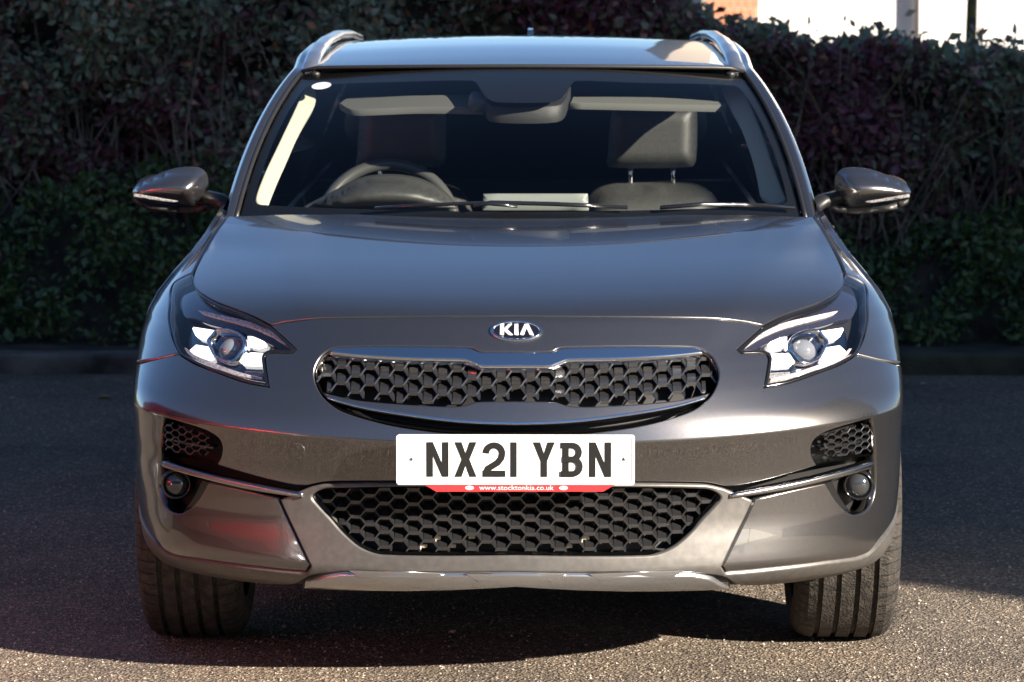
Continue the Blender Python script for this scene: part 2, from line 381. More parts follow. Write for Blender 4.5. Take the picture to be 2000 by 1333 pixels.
for c in (-.28, 0, .28):                         # three raised pads along the lip
    vv = S.inv(1008, 1123)[1]; hw = .115; pd = [(c/1.415-hw/1.415, vv+.006), (c/1.415+hw/1.415, vv+.006), (c/1.415+(hw-.03)/1.415, vv-.009), (c/1.415-(hw-.03)/1.415, vv-.009)]
    panel('lip_pad', S, pd, 'chrome' if 0 else 'silver', lip, off=.0132, bevel=.001, depth=.004)
val_o = sym([(1008,1143),(594,1143),(528,1150),(430,1143),(345,1131),(300,1111,1),(318,1124),(345,1142),(420,1158),(505,1166),(600,1155),(760,1150),(1008,1150)])
panel('valance', S, val_o, 'black', car, off=-.004, depth=.05)

# chrome strips over the fog lamps
for pth, sg in both(closed([(321,900,1),(400,923),(500,946),(593,963,1),(594,971,1),(500,957),(400,934),(323,911,1)])):
    panel('chrome_strip', S, pth, 'dark_chrome', car, off=.012, bevel=.004, depth=.03)

# black shell added behind every gap to block light
grid(61, 61, lambda u, t: tuple(Sf(np.array(-1+2*u), np.array(.03+t*(VMAX-.03))) + np.array([0, .085, -.03*t])), 'inner_blackout_shell', 'black', car)
VB = MB(); VB.box((-.5,.16,.44),(.5,.22,.60)); VB.build('bumper_beam', 'black', car)

# ---- grilles: a honeycomb moulding set back in each opening
def honey(name, outline, parent, cx, rz, flat, off, m='grille', depth=.028, wing=.017, thick=.0036):
    """Flat-topped hexagon lattice following the skin; horizontal walls are slanted wings, diagonals thin webs."""
    P = np.asarray(outline); pos = Sf(P[:, 0], P[:, 1]); poly = pos[:, [0, 2]]
    xs0, xs1 = poly[:, 0].min(), poly[:, 0].max(); z0, z1 = poly[:, 1].min(), poly[:, 1].max(); g = cx-flat; mb = MB()
    nx = int((xs1-xs0)/cx)+3; nz = int((z1-z0)/rz)+3; xm = round((xs0+xs1)/2/(2*cx))*2*cx
    zt = np.linspace(.2, 1.0, 400)
    def on(x, z):
        """skin depth at (x, z)"""
        v = vz(z); W = float(Wz(z)); a = math.asin(max(-1, min(1, x/W)))*2/math.pi; return Sf(np.array(a), np.array(v))[1] - off
    def bar(p, q, w0, rise, d):
        if not (inside(poly, [p])[0] or inside(poly, [q])[0]): return
        ins = inside(poly, [p, q])
        if not ins.all():                          # clip the bar to the opening
            a, b = np.array(p), np.array(q)
            for _ in range(12):
                mid = (a+b)/2
                if inside(poly, [mid])[0] == ins[0]: a = mid
                else: b = mid
            if ins[0]: q = tuple(a)
            else: p = tuple(b)
        p = np.array(p); q = np.array(q); L = np.linalg.norm(q-p)
        if L < .002: return
        t = (q-p)/L; n = np.array([-t[1], t[0]])*w0/2
        V = []
        for pt in (p, q):
            y = on(*pt)
            for dn, dy, dz in ((-1, 0, 0), (1, 0, 0), (1, d, rise), (-1, d, rise)): V.append((pt[0]+n[0]*dn, y+dy, pt[1]+n[1]*dn+dz))
        mb.add(V, [(0,1,5,4),(1,2,6,5),(2,3,7,6),(3,0,4,7),(0,3,2,1),(4,5,6,7)])
    for i in range(-nx, nx+1):
        for j in range(-nz, nz+1):
            X = xm+i*cx; Z = (z0+z1)/2 + j*rz + (rz/2 if i % 2 else 0)
            if X < xs0-cx or X > xs1+cx or Z < z0-rz or Z > z1+rz: continue
            T = Z+rz/2
            bar((X-flat/2, T), (X+flat/2, T), thick*2.2, wing, depth)
            bar((X+flat/2, T), (X+flat/2+g, Z), thick, wing*.6, depth*.8)
            bar((X+flat/2+g, Z), (X+flat/2, T-rz), thick, wing*.6, depth*.8)
    return mb.build(name, m, parent)
def recess(name, outline, parent, depth, m='gloss_black', lipoff=-.004):
    """side walls of an opening, from just under the skin straight back"""
    P = np.asarray(clean(outline)); A = S.pos(P, lipoff); B = A + np.array([0, depth, 0]); n = len(P); V = list(A)+list(B)
    return mesh_obj(name, V, [(i, (i+1) % n, n+(i+1) % n, n+i) for i in range(n)], m, parent)
def back(name, outline, parent, off, m='black'):
    return panel(name, S, outline, m, parent, off=-off, rim=False, res=.03)
# upper grille
ug = empty('upper_grille', (0, .03, .70), car)
def sub(o, p): o.parent = p; o.matrix_parent_inverse = p.matrix_world.inverted() if False else Matrix.Translation(-Vector(p.location)); return o
gi = shrink(grille_o, .004)
sub(recess('grille_surround', gi, None, .07), ug)
sub(back('grille_backing', gi, None, .062), ug)
mesh_top = sym([(1008,707),(940,706),(915,697),(800,690),(660,686),(628,698),(617,720),(617,742),(625,762),(700,780),(860,792),(905,790),(932,784),(1008,783)])
sub(honey('honeycomb', mesh_top, None, .0335, .0345, .020, -.022), ug)
bar_top = sym([(1008,689.5),(962,689.5),(938,689),(922,683),(903,680.5),(797,678.5),(700,679),(657,681.5),(641,690,1),(700,696),(800,702),(905,704.5),(925,711),(942,717),(1008,717)])
sub(panel('chrome_bar', S, bar_top, 'chrome', None, off=.004, bevel=.004, depth=.03), ug)
bar_bot = sym([(1008,783),(932,784),(905,791.5),(860,793),(700,781),(628,765,1),(636,776,1),(700,793),(800,810),(900,822),(1008,827)])
sub(panel('moustache_bar', S, bar_bot, 'paint', None, off=-.004, bevel=.004, depth=.04), ug)
edge = sym([(1008,825),(900,820),(800,808),(700,791),(637,774,1),(640,779,1),(700,796),(800,813.5),(900,826),(1008,830.5)])
sub(panel('chrome_edge', S, edge, 'chrome', None, off=.002, bevel=.002, depth=.02), ug)
for i in range(5):                                # radiator fins glimpsed under the bar
    p = at_y(890+i*52, 838+(i % 2)*3, .10); b_ = MB(); b_.box((p[0]-.011, .088, p[2]-.004), (p[0]+.011, .098, p[2]+.004)); sub(b_.build('radiator_fin', 'copper', None), ug)
# lower grille
lg = empty('lower_grille', (0, .03, .43), car)
li = shrink(low_o, .003)
sub(recess('grille_surround', li, None, .075), lg); sub(back('grille_backing', li, None, .070), lg)
sub(honey('honeycomb', shrink(low_o, .006), None, .0335, .0335, .020, -.022), lg)
for i in range(11):
    p = at_y(830+i*31+random.uniform(-8, 8), random.choice([1050,1066,1066,1072]), .09); b_ = MB(); h = random.uniform(.006, .012); b_.box((p[0]-h, .082, p[2]-.004), (p[0]+h, .092, p[2]+.004)); sub(b_.build('radiator_fin', 'copper', None), lg)
# side vents, fog lamps
VENT = [(313,850),(320,817,1),(350,826),(400,842),(424,857),(432,873),(430,893),(422,907,1),(370,897),(313,887,1)]
POCK = [(405,944,1),(387,975),(366,997),(345,1002),(323,988),(312,955),(311,912,1),(360,926)]
vent_o = closed(VENT); pock_o = closed(POCK)
for k, (pth, sg) in enumerate(both(vent_o)):
    vt = empty('side_vent', (sg*.78, .3, .58), car)
    sub(recess('vent_surround', pth, None, .06), vt); sub(back('vent_backing', pth, None, .045), vt)
    sub(honey('honeycomb', shrink(both(closed([(318,852),(322,822,1),(350,832),(400,848),(409,860),(407,893,1),(360,890),(318,882,1)]))[k][0], .001), None, .017, .018, .010, -.02, depth=.015, wing=.002, thick=.0022), vt)
    # slat across the vent
    sub(panel('slat', S, both(closed([(320,858,1),(409,877,1),(409,881,1),(320,863,1)]))[k][0], 'gloss_black', None, off=-.012, bevel=.001, depth=.02), vt)
def ring_mesh(name, c, r0, r1, d, m, parent, n=40, axis=(0, -1, 0), zs=1.0):
    """a turned ring facing the front: outer radius r1, inner r0, depth d"""
    V = []; F = []
    for (r, y) in ((r1, d), (r1, .004), (r1-.003, 0), (r0+.003, 0), (r0, .004), (r0, d)):
        V += [(c[0]+r*math.cos(2*math.pi*k/n), c[1]+y, c[2]+zs*r*math.sin(2*math.pi*k/n)) for k in range(n)]
    for q in range(5): F += [(q*n+k, q*n+(k+1) % n, (q+1)*n+(k+1) % n, (q+1)*n+k) for k in range(n)]
    return mesh_obj(name, V, F, m, parent)
def dome(name, c, r, h, m, parent, n=32, k=10):
    V = [(c[0], c[1]-h, c[2])]; F = []
    for j in range(1, k+1):
        ph = j/k*math.pi/2; V += [(c[0]+r*math.sin(ph)*math.cos(2*math.pi*i/n), c[1]-h*math.cos(ph), c[2]+r*math.sin(ph)*math.sin(2*math.pi*i/n)) for i in range(n)]
    F += [(0, 1+(i+1) % n, 1+i) for i in range(n)]
    for j in range(k-1): F += [(1+j*n+i, 1+j*n+(i+1) % n, 1+(j+1)*n+(i+1) % n, 1+(j+1)*n+i) for i in range(n)]
    return mesh_obj(name, V, F, m, parent)
for pth, sg in both(pock_o):
    a, v = S.inv(343, 948); c = Sf(np.array(abs(a)*sg), np.array(v))
    fl = empty('fog_lamp', tuple(c), car)
    sub(recess('pocket_wall', pth, None, .07), fl); sub(back('pocket_backing', pth, None, .05), fl)
    cc = c + np.array([-sg*.0, .01, 0])
    sub(ring_mesh('lamp_ring', cc, .0285, .036, .05, 'gloss_black', None), fl)
    sub(dome('lamp_lens', cc+np.array([0, .012, 0]), .0285, .018, 'foglens', None), fl)
    sub(panel('trim_blade', S, both(closed([(390,938,1),(405,944,1),(387,975),(366,998),(352,1001,1),(368,980),(380,960)]))[0 if sg < 0 else 1][0], 'gloss_black', None, off=-.008, depth=.02), fl)
# tow-eye cover
for sg in (-1,):
    a, v = S.inv(581, 882); t = np.linspace(0, 2*math.pi, 40, endpoint=False)
    panel('towing_eye_cover', S, [(a+.0152*math.cos(q), v+.0205*math.sin(q)) for q in t], 'paint', car, off=.0015, bevel=.002, depth=.004)

# ---- headlights
def fromR(pix, n=6):                             # outline read on the photo-right lamp -> photo-left coordinates
    return [np.array([-abs(q[0]), q[1]]) for q in smooth_path(S.pts(pix), True, n)]
def cR(cx, cy): return (1340+cx/4, 500+cy/4)      # crop reading used for the right lamp
BEZ = [cR(*q) for q in ((850,600),(900,560),(985,535),(1070,540),(1115,585),(1150,630),(1120,700),(1080,760),(1000,800),(930,800),(890,760),(845,690),(835,640))]
LEDS = [[(690,600),(760,585),(835,578),(830,640),(760,655),(700,640)], [(690,712),(800,705),(838,715),(880,785),(790,790),(695,790)],
        [(1090,535),(1280,508),(1290,525),(1262,578),(1180,600),(1135,600)], [(1150,660),(1255,645),(1305,690),(1270,715),(1150,748),(1125,735)]]
SIG = [(470,700,1),(560,640),(660,585),(800,530),(1000,477),(1180,425),(1215,395,1),(1150,405),(1000,440),(800,490),(640,560),(540,625),(460,690,1)]
LOWL = [(680,950,1),(850,915),(1020,870),(1180,810),(1290,745),(1330,690,1),(1310,690,1),(1260,735),(1150,785),(1000,840),(840,890),(690,925,1)]
RIB = [(690,860,1),(860,850,1),(850,880),(700,915,1)]
def zq(q): return tuple(cR(q[0], q[1]))+tuple(q[2:])
for sg in (-1, 1):
    side = lambda path: path if sg < 0 else [np.array([-q[0], q[1]]) for q in path][::-1]
    lo_ = side(lamp); a, v = S.inv(440, 663); hc = Sf(np.array(abs(a)*sg), np.array(v))
    hl = empty('headlight', tuple(hc), car)
    sub(recess('housing_wall', shrink(lo_, .004), None, .085, 'gloss_black', -.003), hl)
    sub(panel('housing_floor', S, shrink(lo_, .004), 'dark_chrome' if False else 'lamp_inner', None, off=-.062, rim=False, res=.02) if 'lamp_inner' in M else back('housing_floor', shrink(lo_, .004), None, .062, 'gloss_black'), hl)
    # dark upper brow that carries the indicator
    brow = side(fromR([zq(q) for q in [(455,712,1),(560,690),(660,640),(850,560),(1080,505),(1270,455),(1350,440),(1385,330),(1330,200),(1255,160),(1200,275),(1050,345),(850,415),(650,530),(520,620)]]))
    sub(panel('brow', S, brow, 'brow_dark', None, off=-.022, bevel=.003, depth=.02), hl)
    sub(panel('indicator_strip', S, side(fromR([zq(q) for q in SIG])), 'signal', None, off=-.014, bevel=.0015, depth=.01), hl)
    bz = side(fromR(BEZ)); bzi = shrink(bz, .0075)
    sub(panel('bezel', S, bz, 'chrome', None, holes=[bzi], off=-.016, bevel=.003, depth=.035, res=.01), hl)
    ci = np.mean(np.asarray(bzi), axis=0); pc = S.pos([ci], -.046)[0]
    sub(dome('projector_lens', pc, .031, .026, 'lensball', None), hl)
    sub(panel('projector_shroud', S, bzi, 'gloss_black', None, off=-.044, rim=False, res=.02), hl)
    for q in LEDS:
        pl = side(fromR([(*cR(*p), 1) for p in q], 1)); sub(panel('daytime_light', S, pl, 'led', None, off=-.026, bevel=.002, depth=.02, res=.012), hl)
    sub(panel('reflector', S, side(fromR([zq(q) for q in [(600,660,1),(700,570),(850,545),(1090,515),(1300,490),(1345,560),(1330,680),(1150,800),(900,860),(690,930,1),(680,800),(690,720)]])), 'reflector', None, off=-.040, bevel=.002, depth=.01), hl)
    sub(panel('lower_light_guide', S, side(fromR([zq(q) for q in LOWL])), 'signal', None, off=-.016, bevel=.0015, depth=.015), hl)
    sub(panel('ribbed_insert', S, side(fromR([zq(q) for q in RIB])), 'clear_ribbed', None, off=-.028, bevel=.0015, depth=.01), hl)
    sub(panel('seal', S, shrink(lo_, -.002), 'gloss_black', None, holes=[shrink(lo_, .006)], off=-.001, bevel=.002, depth=.02), hl)
    sub(panel('lens_cover', S, shrink(lo_, .0045), 'lens', None, off=.002, rim=False, res=.015), hl)

# ---- badge
def ell(px, py, rx, rz, n=48):
    a, v = S.inv(px, py); a = 0.0; return [(a+rx/1.42*math.cos(q), v+rz*math.sin(q)) for q in np.linspace(0, 2*math.pi, n, endpoint=False)]
bd = empty('badge', (0, .12, .83), car)
sub(panel('badge_field', S, ell(1008,648,.0555,.0255), 'badge_black', None, off=.004, bevel=.001, depth=.008), bd)
sub(panel('badge_rim', S, ell(1008,648,.0585,.0285), 'chrome', None, holes=[ell(1008,648,.0520,.0225)], off=.0065, bevel=.0022, depth=.01), bd)
_, bv = S.inv(1008, 648)
def badge_letter(pts): sub(panel('badge_letter', S, [((x-985)/2.299/7150*8.35/1.42, bv+(108-y)/2.299/7150*8.35*1.55) for x, y in pts], 'badge_silver', None, off=.0065, bevel=.0012, depth=.004, res=.01), bd)
badge_letter([(912,86),(930,86),(930,102),(950,86),(966,86),(944,104),(970,124),(950,124),(930,108),(930,124),(912,124)])
badge_letter([(976,86),(994,86),(994,124),(976,124)])
badge_letter([(1000,124),(1022,86),(1040,86),(1062,124),(1044,124),(1031,100),(1018,124)])

# ---- number plate
pz0 = at_y(1009, 947, -.03)[2]; pz1 = at_y(1009, 849, -.03)[2]; PX = .2685; pyf = -.036
plate = empty('number_plate', (0, pyf, (pz0+pz1)/2), car)
def plate_shape(name, poly, y0, y1, m, r=0):
    V = [(x, y0, z) for x, z in poly]+[(x, y1, z) for x, z in poly]; n = len(poly)
    F = [tuple(range(n))[::-1] if area([q for q in poly]) > 0 else tuple(range(n))]
    F = [tuple(range(n))] + [(i, (i+1) % n, n+(i+1) % n, n+i) for i in range(n)]
    return sub(mesh_obj(name, V, F, m, None, False), plate)
def rrect(x0, x1, z0, z1, r, k=5):
    out = []
    for cx, cz, a0 in ((x1-r, z1-r, 0), (x0+r, z1-r, 90), (x0+r, z0+r, 180), (x1-r, z0+r, 270)):
        out += [(cx+r*math.cos(R(a0+90*i/k)), cz+r*math.sin(R(a0+90*i/k))) for i in range(k+1)]
    return out
plate_shape('plate_board', rrect(-PX, PX, pz0, pz1, .007), pyf, pyf+.008, 'white')
def line_frame(x0, x1, z0, z1, t):
    o = rrect(x0, x1, z0, z1, .006); i_ = rrect(x0+t, x1-t, z0+t, z1-t, .005); n = len(o)
    V = [(x, pyf-.0008, z) for x, z in o]+[(x, pyf-.0008, z) for x, z in i_]
    sub(mesh_obj('plate_border', V, [(k, (k+1) % n, n+(k+1) % n, n+k) for k in range(n)], 'plate_pink', None, False), plate)
line_frame(-PX+.006, PX-.006, pz0+.006, pz1-.006, .0010)
zc_ = (pz0+pz1)/2 + .001; H2 = .0395
def pX(cx): return at_y(580+cx/2.299, 900, pyf)[0]
def stroke_poly(pts): return pts
def glyph(ch, x0, x1):
    """plate characters as solid outlines inside the box x0..x1, height 79 mm"""
    w_ = x1-x0; t = .0145; B = zc_-H2; T = zc_+H2; X = lambda f: x0+f*w_
    def pl(p, hole=None):
        V = [(x, pyf-.0012, z) for x, z in p]; mesh_ = [tuple(range(len(p)))]
        sub(mesh_obj('plate_letter', V, mesh_, 'ink', None, False), plate)
    def band(path, t=t):                          # constant width band along a path
        path = [np.array(q, float) for q in path]; L = []; Rr = []
        for i, q in enumerate(path):
            d = path[min(i+1, len(path)-1)]-path[max(i-1, 0)]; d /= np.linalg.norm(d); n = np.array([-d[1], d[0]])*t/2; L.append(q+n); Rr.append(q-n)
        V = [(q[0], pyf-.0012, q[1]) for q in L+Rr]; k = len(L)
        return V, [(i, i+1, k+i+1, k+i) for i in range(k-1)]
    if ch == 'N':
        V = []; F = []
        for p in ([(x0,B),(x0+t,B),(x0+t,T),(x0,T)], [(x1-t,B),(x1,B),(x1,T),(x1-t,T)], [(x0+t,T),(x0+t,T-.030),(x1-t,B),(x1-t,B+.030)]):
            F.append(tuple(len(V)+i for i in range(len(p)))); V += [(x, pyf-.0012, z) for x, z in p]
    elif ch == 'X':
        m_ = zc_; h = t*.62; c = (x0+x1)/2
        p = [(x0,B),(x0+t*1.1,B),(c,m_-.0135),(x1-t*1.1,B),(x1,B),(c+h*.98,m_),(x1,T),(x1-t*1.1,T),(c,m_+.0135),(x0+t*1.1,T),(x0,T),(c-h*.98,m_)]
        V = [(x, pyf-.0012, z) for x, z in p]+[(c, pyf-.0012, m_)]; F = [(i, (i+1) % 12, 12) for i in range(12)]
    elif ch == '2':
        r = w_/2-t/2; c = (x0+x1)/2; ct = T-t/2-r
        path = [(c-r, ct+.000)]+[(c-r*math.cos(R(a)), ct+r*math.sin(R(a))) for a in range(15, 196, 15)]+[(c+r*.86, ct-r*.62),(c+r*.45, ct-r*1.15),(x0+t*.75, B+t*1.25),(x0+t*.5, B+t*.5)]
        V, F = band(path); n = len(V); V += [(x0, pyf-.00125, B), (x1, pyf-.00125, B), (x1, pyf-.00125, B+t), (x0, pyf-.00125, B+t)]; F.append((n, n+1, n+2, n+3))
    elif ch == '1':
        V = [(x, pyf-.0012, z) for x, z in [(x0,B),(x1,B),(x1,T),(x0,T)]]; F = [(0,1,2,3)]
    elif ch == 'Y':
        c = (x0+x1)/2; h = t/2; j = zc_-.004
        p = [(c-h,B),(c+h,B),(c+h,j),(x1,T),(x1-t*1.12,T),(c,j+.017),(x0+t*1.12,T),(x0,T),(c-h,j)]
        V = [(x, pyf-.0012, z) for x, z in p]; F = [(0,1,2,8),(2,3,4,5),(5,6,7,8),(2,5,8)]
    elif ch == 'B':
        V = []; F = []
        def addp(path, tt=t):
            v, f = band(path, tt); n = len(V); V.extend(v); F.extend([tuple(i+n for i in q) for q in f])
        xl = x0+.004; mid = zc_+.001
        addp([(xl+t/2, B+.001), (xl+t/2, T-.001)])
        for (za, zb, xr) in ((mid, T-t/2, x1-t/2-.002), (B+t/2, mid, x1-t/2)):
            r = (zb-za)/2; k = xr-r
            addp([(x0 if zb > mid else xl, zb), (k, zb)]+[(k+r*math.sin(R(a)), (za+zb)/2+r*math.cos(R(a))) for a in range(15, 180, 15)]+[(k, za), (x0 if za < mid else xl, za)], t*.92)
        V = [(q[0], q[1]-.00004*i, q[2]) for i, q in enumerate(V)]
    sub(mesh_obj('plate_letter', V, F, 'ink', None, False), plate)
for ch, c0, c1 in (('N',582,681),('X',708,807),('2',834,936),('1',959,987),('Y',1060,1158),('B',1184,1285),('N',1312,1411)): glyph(ch, pX(c0), pX(c1))
for cx in (515, 1469):
    p = at_y(580+cx/2.299, 600+683/2.299, pyf); sub(dome('plate_screw', (p[0], pyf-.0005, p[2]), .0042, .003, 'dark_chrome', None, 12, 4), plate)
hol = [at_y(580+c/2.299, 600+r/2.299, pyf) for c, r in ((570,797),(1430,797),(1375,829),(625,829))]
plate_shape('dealer_strip', [(q[0], q[2]) for q in hol][::-1], pyf, pyf+.006, 'red')
def text(body, x, z, size, m, y, parent, name, fit=None):
    cu = bpy.data.curves.new(name, 'FONT'); cu.body = body; cu.size = size; cu.align_x = 'CENTER'; cu.align_y = 'CENTER'; cu.resolution_u = 2
    o = bpy.data.objects.new(name, cu); C.objects.link(o); dg = bpy.context.evaluated_depsgraph_get(); me = bpy.data.meshes.new_from_object(o.evaluated_get(dg))
    bpy.data.objects.remove(o); bpy.data.curves.remove(cu)
    k = (fit/(max(v.co.x for v in me.vertices)-min(v.co.x for v in me.vertices))) if fit else 1
    for v_ in me.vertices: v_.co = (x+v_.co.x*k, y, z+v_.co.y*(1 if not fit else max(.8, min(1.2, k))))
    me.materials.clear(); me.materials.append(M[m]); o = bpy.data.objects.new(name, me); C.objects.link(o); return sub(o, parent)
tz = at_y(1000, 953.3, pyf)[2]
text('www.stocktonkia.co.uk', at_y(1008.5, 953, pyf)[0], tz, .0135, 'white', pyf-.0006, plate, 'strip_lettering', .168)
for cx in (775, 1197):
    p = at_y(580+cx/2.299, 953.3, pyf); e_ = [(p[0]+.0098*math.cos(q), tz+.0048*math.sin(q)) for q in np.linspace(0, 2*math.pi, 24, endpoint=False)]
    sub(mesh_obj('strip_oval', [(x, pyf-.0006, z) for x, z in e_], [tuple(range(24))], 'white', None, False), plate)
    text('KIA', p[0], tz, .0062, 'red', pyf-.0010, plate, 'strip_oval_lettering', .0125)

# ------------------------------------------------------------------ greenhouse
def lerp(a, b, t): return a+(b-a)*t
def Wf(a, v):                                     # windscreen: a in -1..1 across, v 0 cowl .. 1 header
    a = np.asarray(a, float); v = np.asarray(v, float)
    xb, xt = .735, .612
    x = a*lerp(xb, xt, v)*(1+.018*4*v*(1-v))
    y = lerp(1.10+.22*a*a, 1.90+.13*a*a, v)
    z = lerp(1.030-.004*a*a, 1.386-.021*a*a, v) + .030*4*v*(1-v)
    return np.stack([x, y, z], -1)
WS = Surf(Wf, -1.25, 1.25, -.12, 1.1)
def wpath(pix, n=5): return smooth_path(WS.pts(pix), True, n)
def wrect(a0, a1, v0, v1, k=10):
    return [(lerp(a0, a1, i/k), v0) for i in range(k)]+[(a1, lerp(v0, v1, i/k)) for i in range(k)]+[(lerp(a1, a0, i/k), v1) for i in range(k)]+[(a0, lerp(v1, v0, i/k)) for i in range(k)]
ws = panel('windscreen', WS, wrect(-1, 1, -.02, 1), 'glass', car, res=.06, sa=.7, rim=False)
# printed black border of the glass, wider at foot and head
bi = [(-.93,.060),(-.5,.050),(0,.046),(.5,.050),(.93,.060),(.955,.085),(.955,.5),(.945,.80),(.92,.875),(.5,.875),(.24,.885),(.21,.84),(.17,.74),(.12,.70),(-.10,.70),(-.15,.74),(-.19,.84),(-.22,.885),(-.5,.885),(-.92,.875),(-.945,.80),(-.955,.5),(-.955,.085)]
bo = panel('glass_border', WS, wrect(-.998, .998, -.02, .999), 'frit', ws, holes=[smooth_path(bi, True, 4)], off=-.004, res=.06, sa=.7, rim=False)
# oval sticker top corner, on the inside of the glass
sa_, sv_ = WS.inv(628, 169); st = [(sa_+.046*math.cos(q), sv_+.036*math.sin(q)) for q in np.linspace(0, 2*math.pi, 30, endpoint=False)]
stk = panel('sticker', WS, st, 'white', ws, off=.002, rim=False, sa=.7, res=.05)
# pillars: from the glass edge round to the side
def pillar(sg):
    o = [(0, 0, 0), (.010, .000, .010), (.026, .010, .017), (.040, .040, .010), (.048, .09, -.006), (.052, .13, -.03)]
    def fn(u, t):
        if t < .5: p = Wf(np.array(sg*1.0), np.array(-.06+1.06*t*2)); w_ = lerp(1.0, .85, t*2); h = 1.0
        else:
            y = lerp(2.03, 3.95, (t-.5)*2); e = min(1, (y-2.03)/.25); p = np.array([sg*lerp(.612, float(rw(y))+.004, e), y, lerp(1.365, float(rzc(y))-.026, e)]); w_ = .85; h = 1-.9*e
        k = u*(len(o)-1); i = min(int(k), len(o)-2); q = np.array(o[i])*(1-(k-i))+np.array(o[i+1])*(k-i)
        return (p[0]+sg*q[0]*w_, p[1]+q[1]*h, p[2]+q[2]*w_ - (0 if t < .5 else .012*(1-h)*u))
    return grid(16, 60, fn, 'windscreen_pillar', 'paint', car, flip=sg < 0)
def seal(sg):
    mb = MB(); mb.tube([tuple(Wf(np.array(sg*1.0), np.array(t))+np.array([sg*.004, -.002, .004])) for t in np.linspace(-.03, .99, 24)], .0065, 8); return mb.build('glass_seal', 'black', car, True)
# roof
rzc = pchip([1.90,2.1,2.4,2.8,3.2,3.6,4.05], [1.389,1.413,1.436,1.446,1.438,1.412,1.36])
rw = pchip([1.90,2.3,3.0,3.6,4.05], [.612,.605,.595,.57,.53])
for sg in (-1, 1): pillar(sg); seal(sg)
def roof_pt(u, t):
    a = -1+2*u; y = lerp(1.905, 4.05, t) + .125*a*a*(1-t); W_ = float(rw(y)); z = float(rzc(y-.0*a))
    aa = abs(a); x = a*(W_+.045); drop = .026*aa**2 + .030*max(0, (aa-.86)/.14)**2.0
    return (x, y, z-drop)
grid(41, 40, roof_pt, 'roof', 'paint', car)
mb = MB(); mb.tube([roof_pt(u, 0.0) for u in np.linspace(.03, .97, 30)], .006, 6); mb.build('roof_edge_seal', 'black', car, True)
for sg in (-1, 1):                                # black ditch strip and raised rail
    f0 = at_y(628 if sg < 0 else 1417, 116, 2.06)
    path = [(sg*.596,2.02,1.362),(sg*.594,2.06,1.384),(sg*.590,2.15,1.408),(sg*.584,2.30,1.428),(sg*.578,2.50,1.440),(sg*.568,2.9,1.446),(sg*.556,3.3,1.436),(sg*.544,3.55,1.418),(sg*.538,3.66,1.385)]
    path = [np.array(p) for p in path]; pp = []
    for i in range(len(path)-1):
        for k in range(5): pp.append(path[i]*(1-k/5)+path[i+1]*(k/5))
    mb = MB(); mb.tube(pp+[path[-1]], [.023]*len(pp)+[.023], 12, True, .62); rr = mb.build('roof_rail', 'silver', car, True)
    mb = MB(); mb.tube([(sg*.578,2.0,1.362),(sg*.572,2.3,1.398),(sg*.565,2.8,1.412),(sg*.548,3.4,1.402),(sg*.53,3.8,1.36)], .014, 8, True, .6); mb.build('roof_ditch_strip', 'black', car, True)
# fin aerial
mb = MB(); fp_ = [(3.45,0),(3.62,.058),(3.68,.062),(3.70,.0)]
V = [(s_*(.018 if z == 0 else .008), y, 1.415+z) for s_ in (-1, 1) for y, z in fp_]; mb.add(V, [(0,1,2,3),(7,6,5,4),(0,4,5,1),(1,5,6,2),(2,6,7,3)])
fz = at_y(1029, 55, 3.66)[2]-1.478; o = mb.build('fin_aerial', 'paint', car); o.location.z = fz; o.location.x = .012

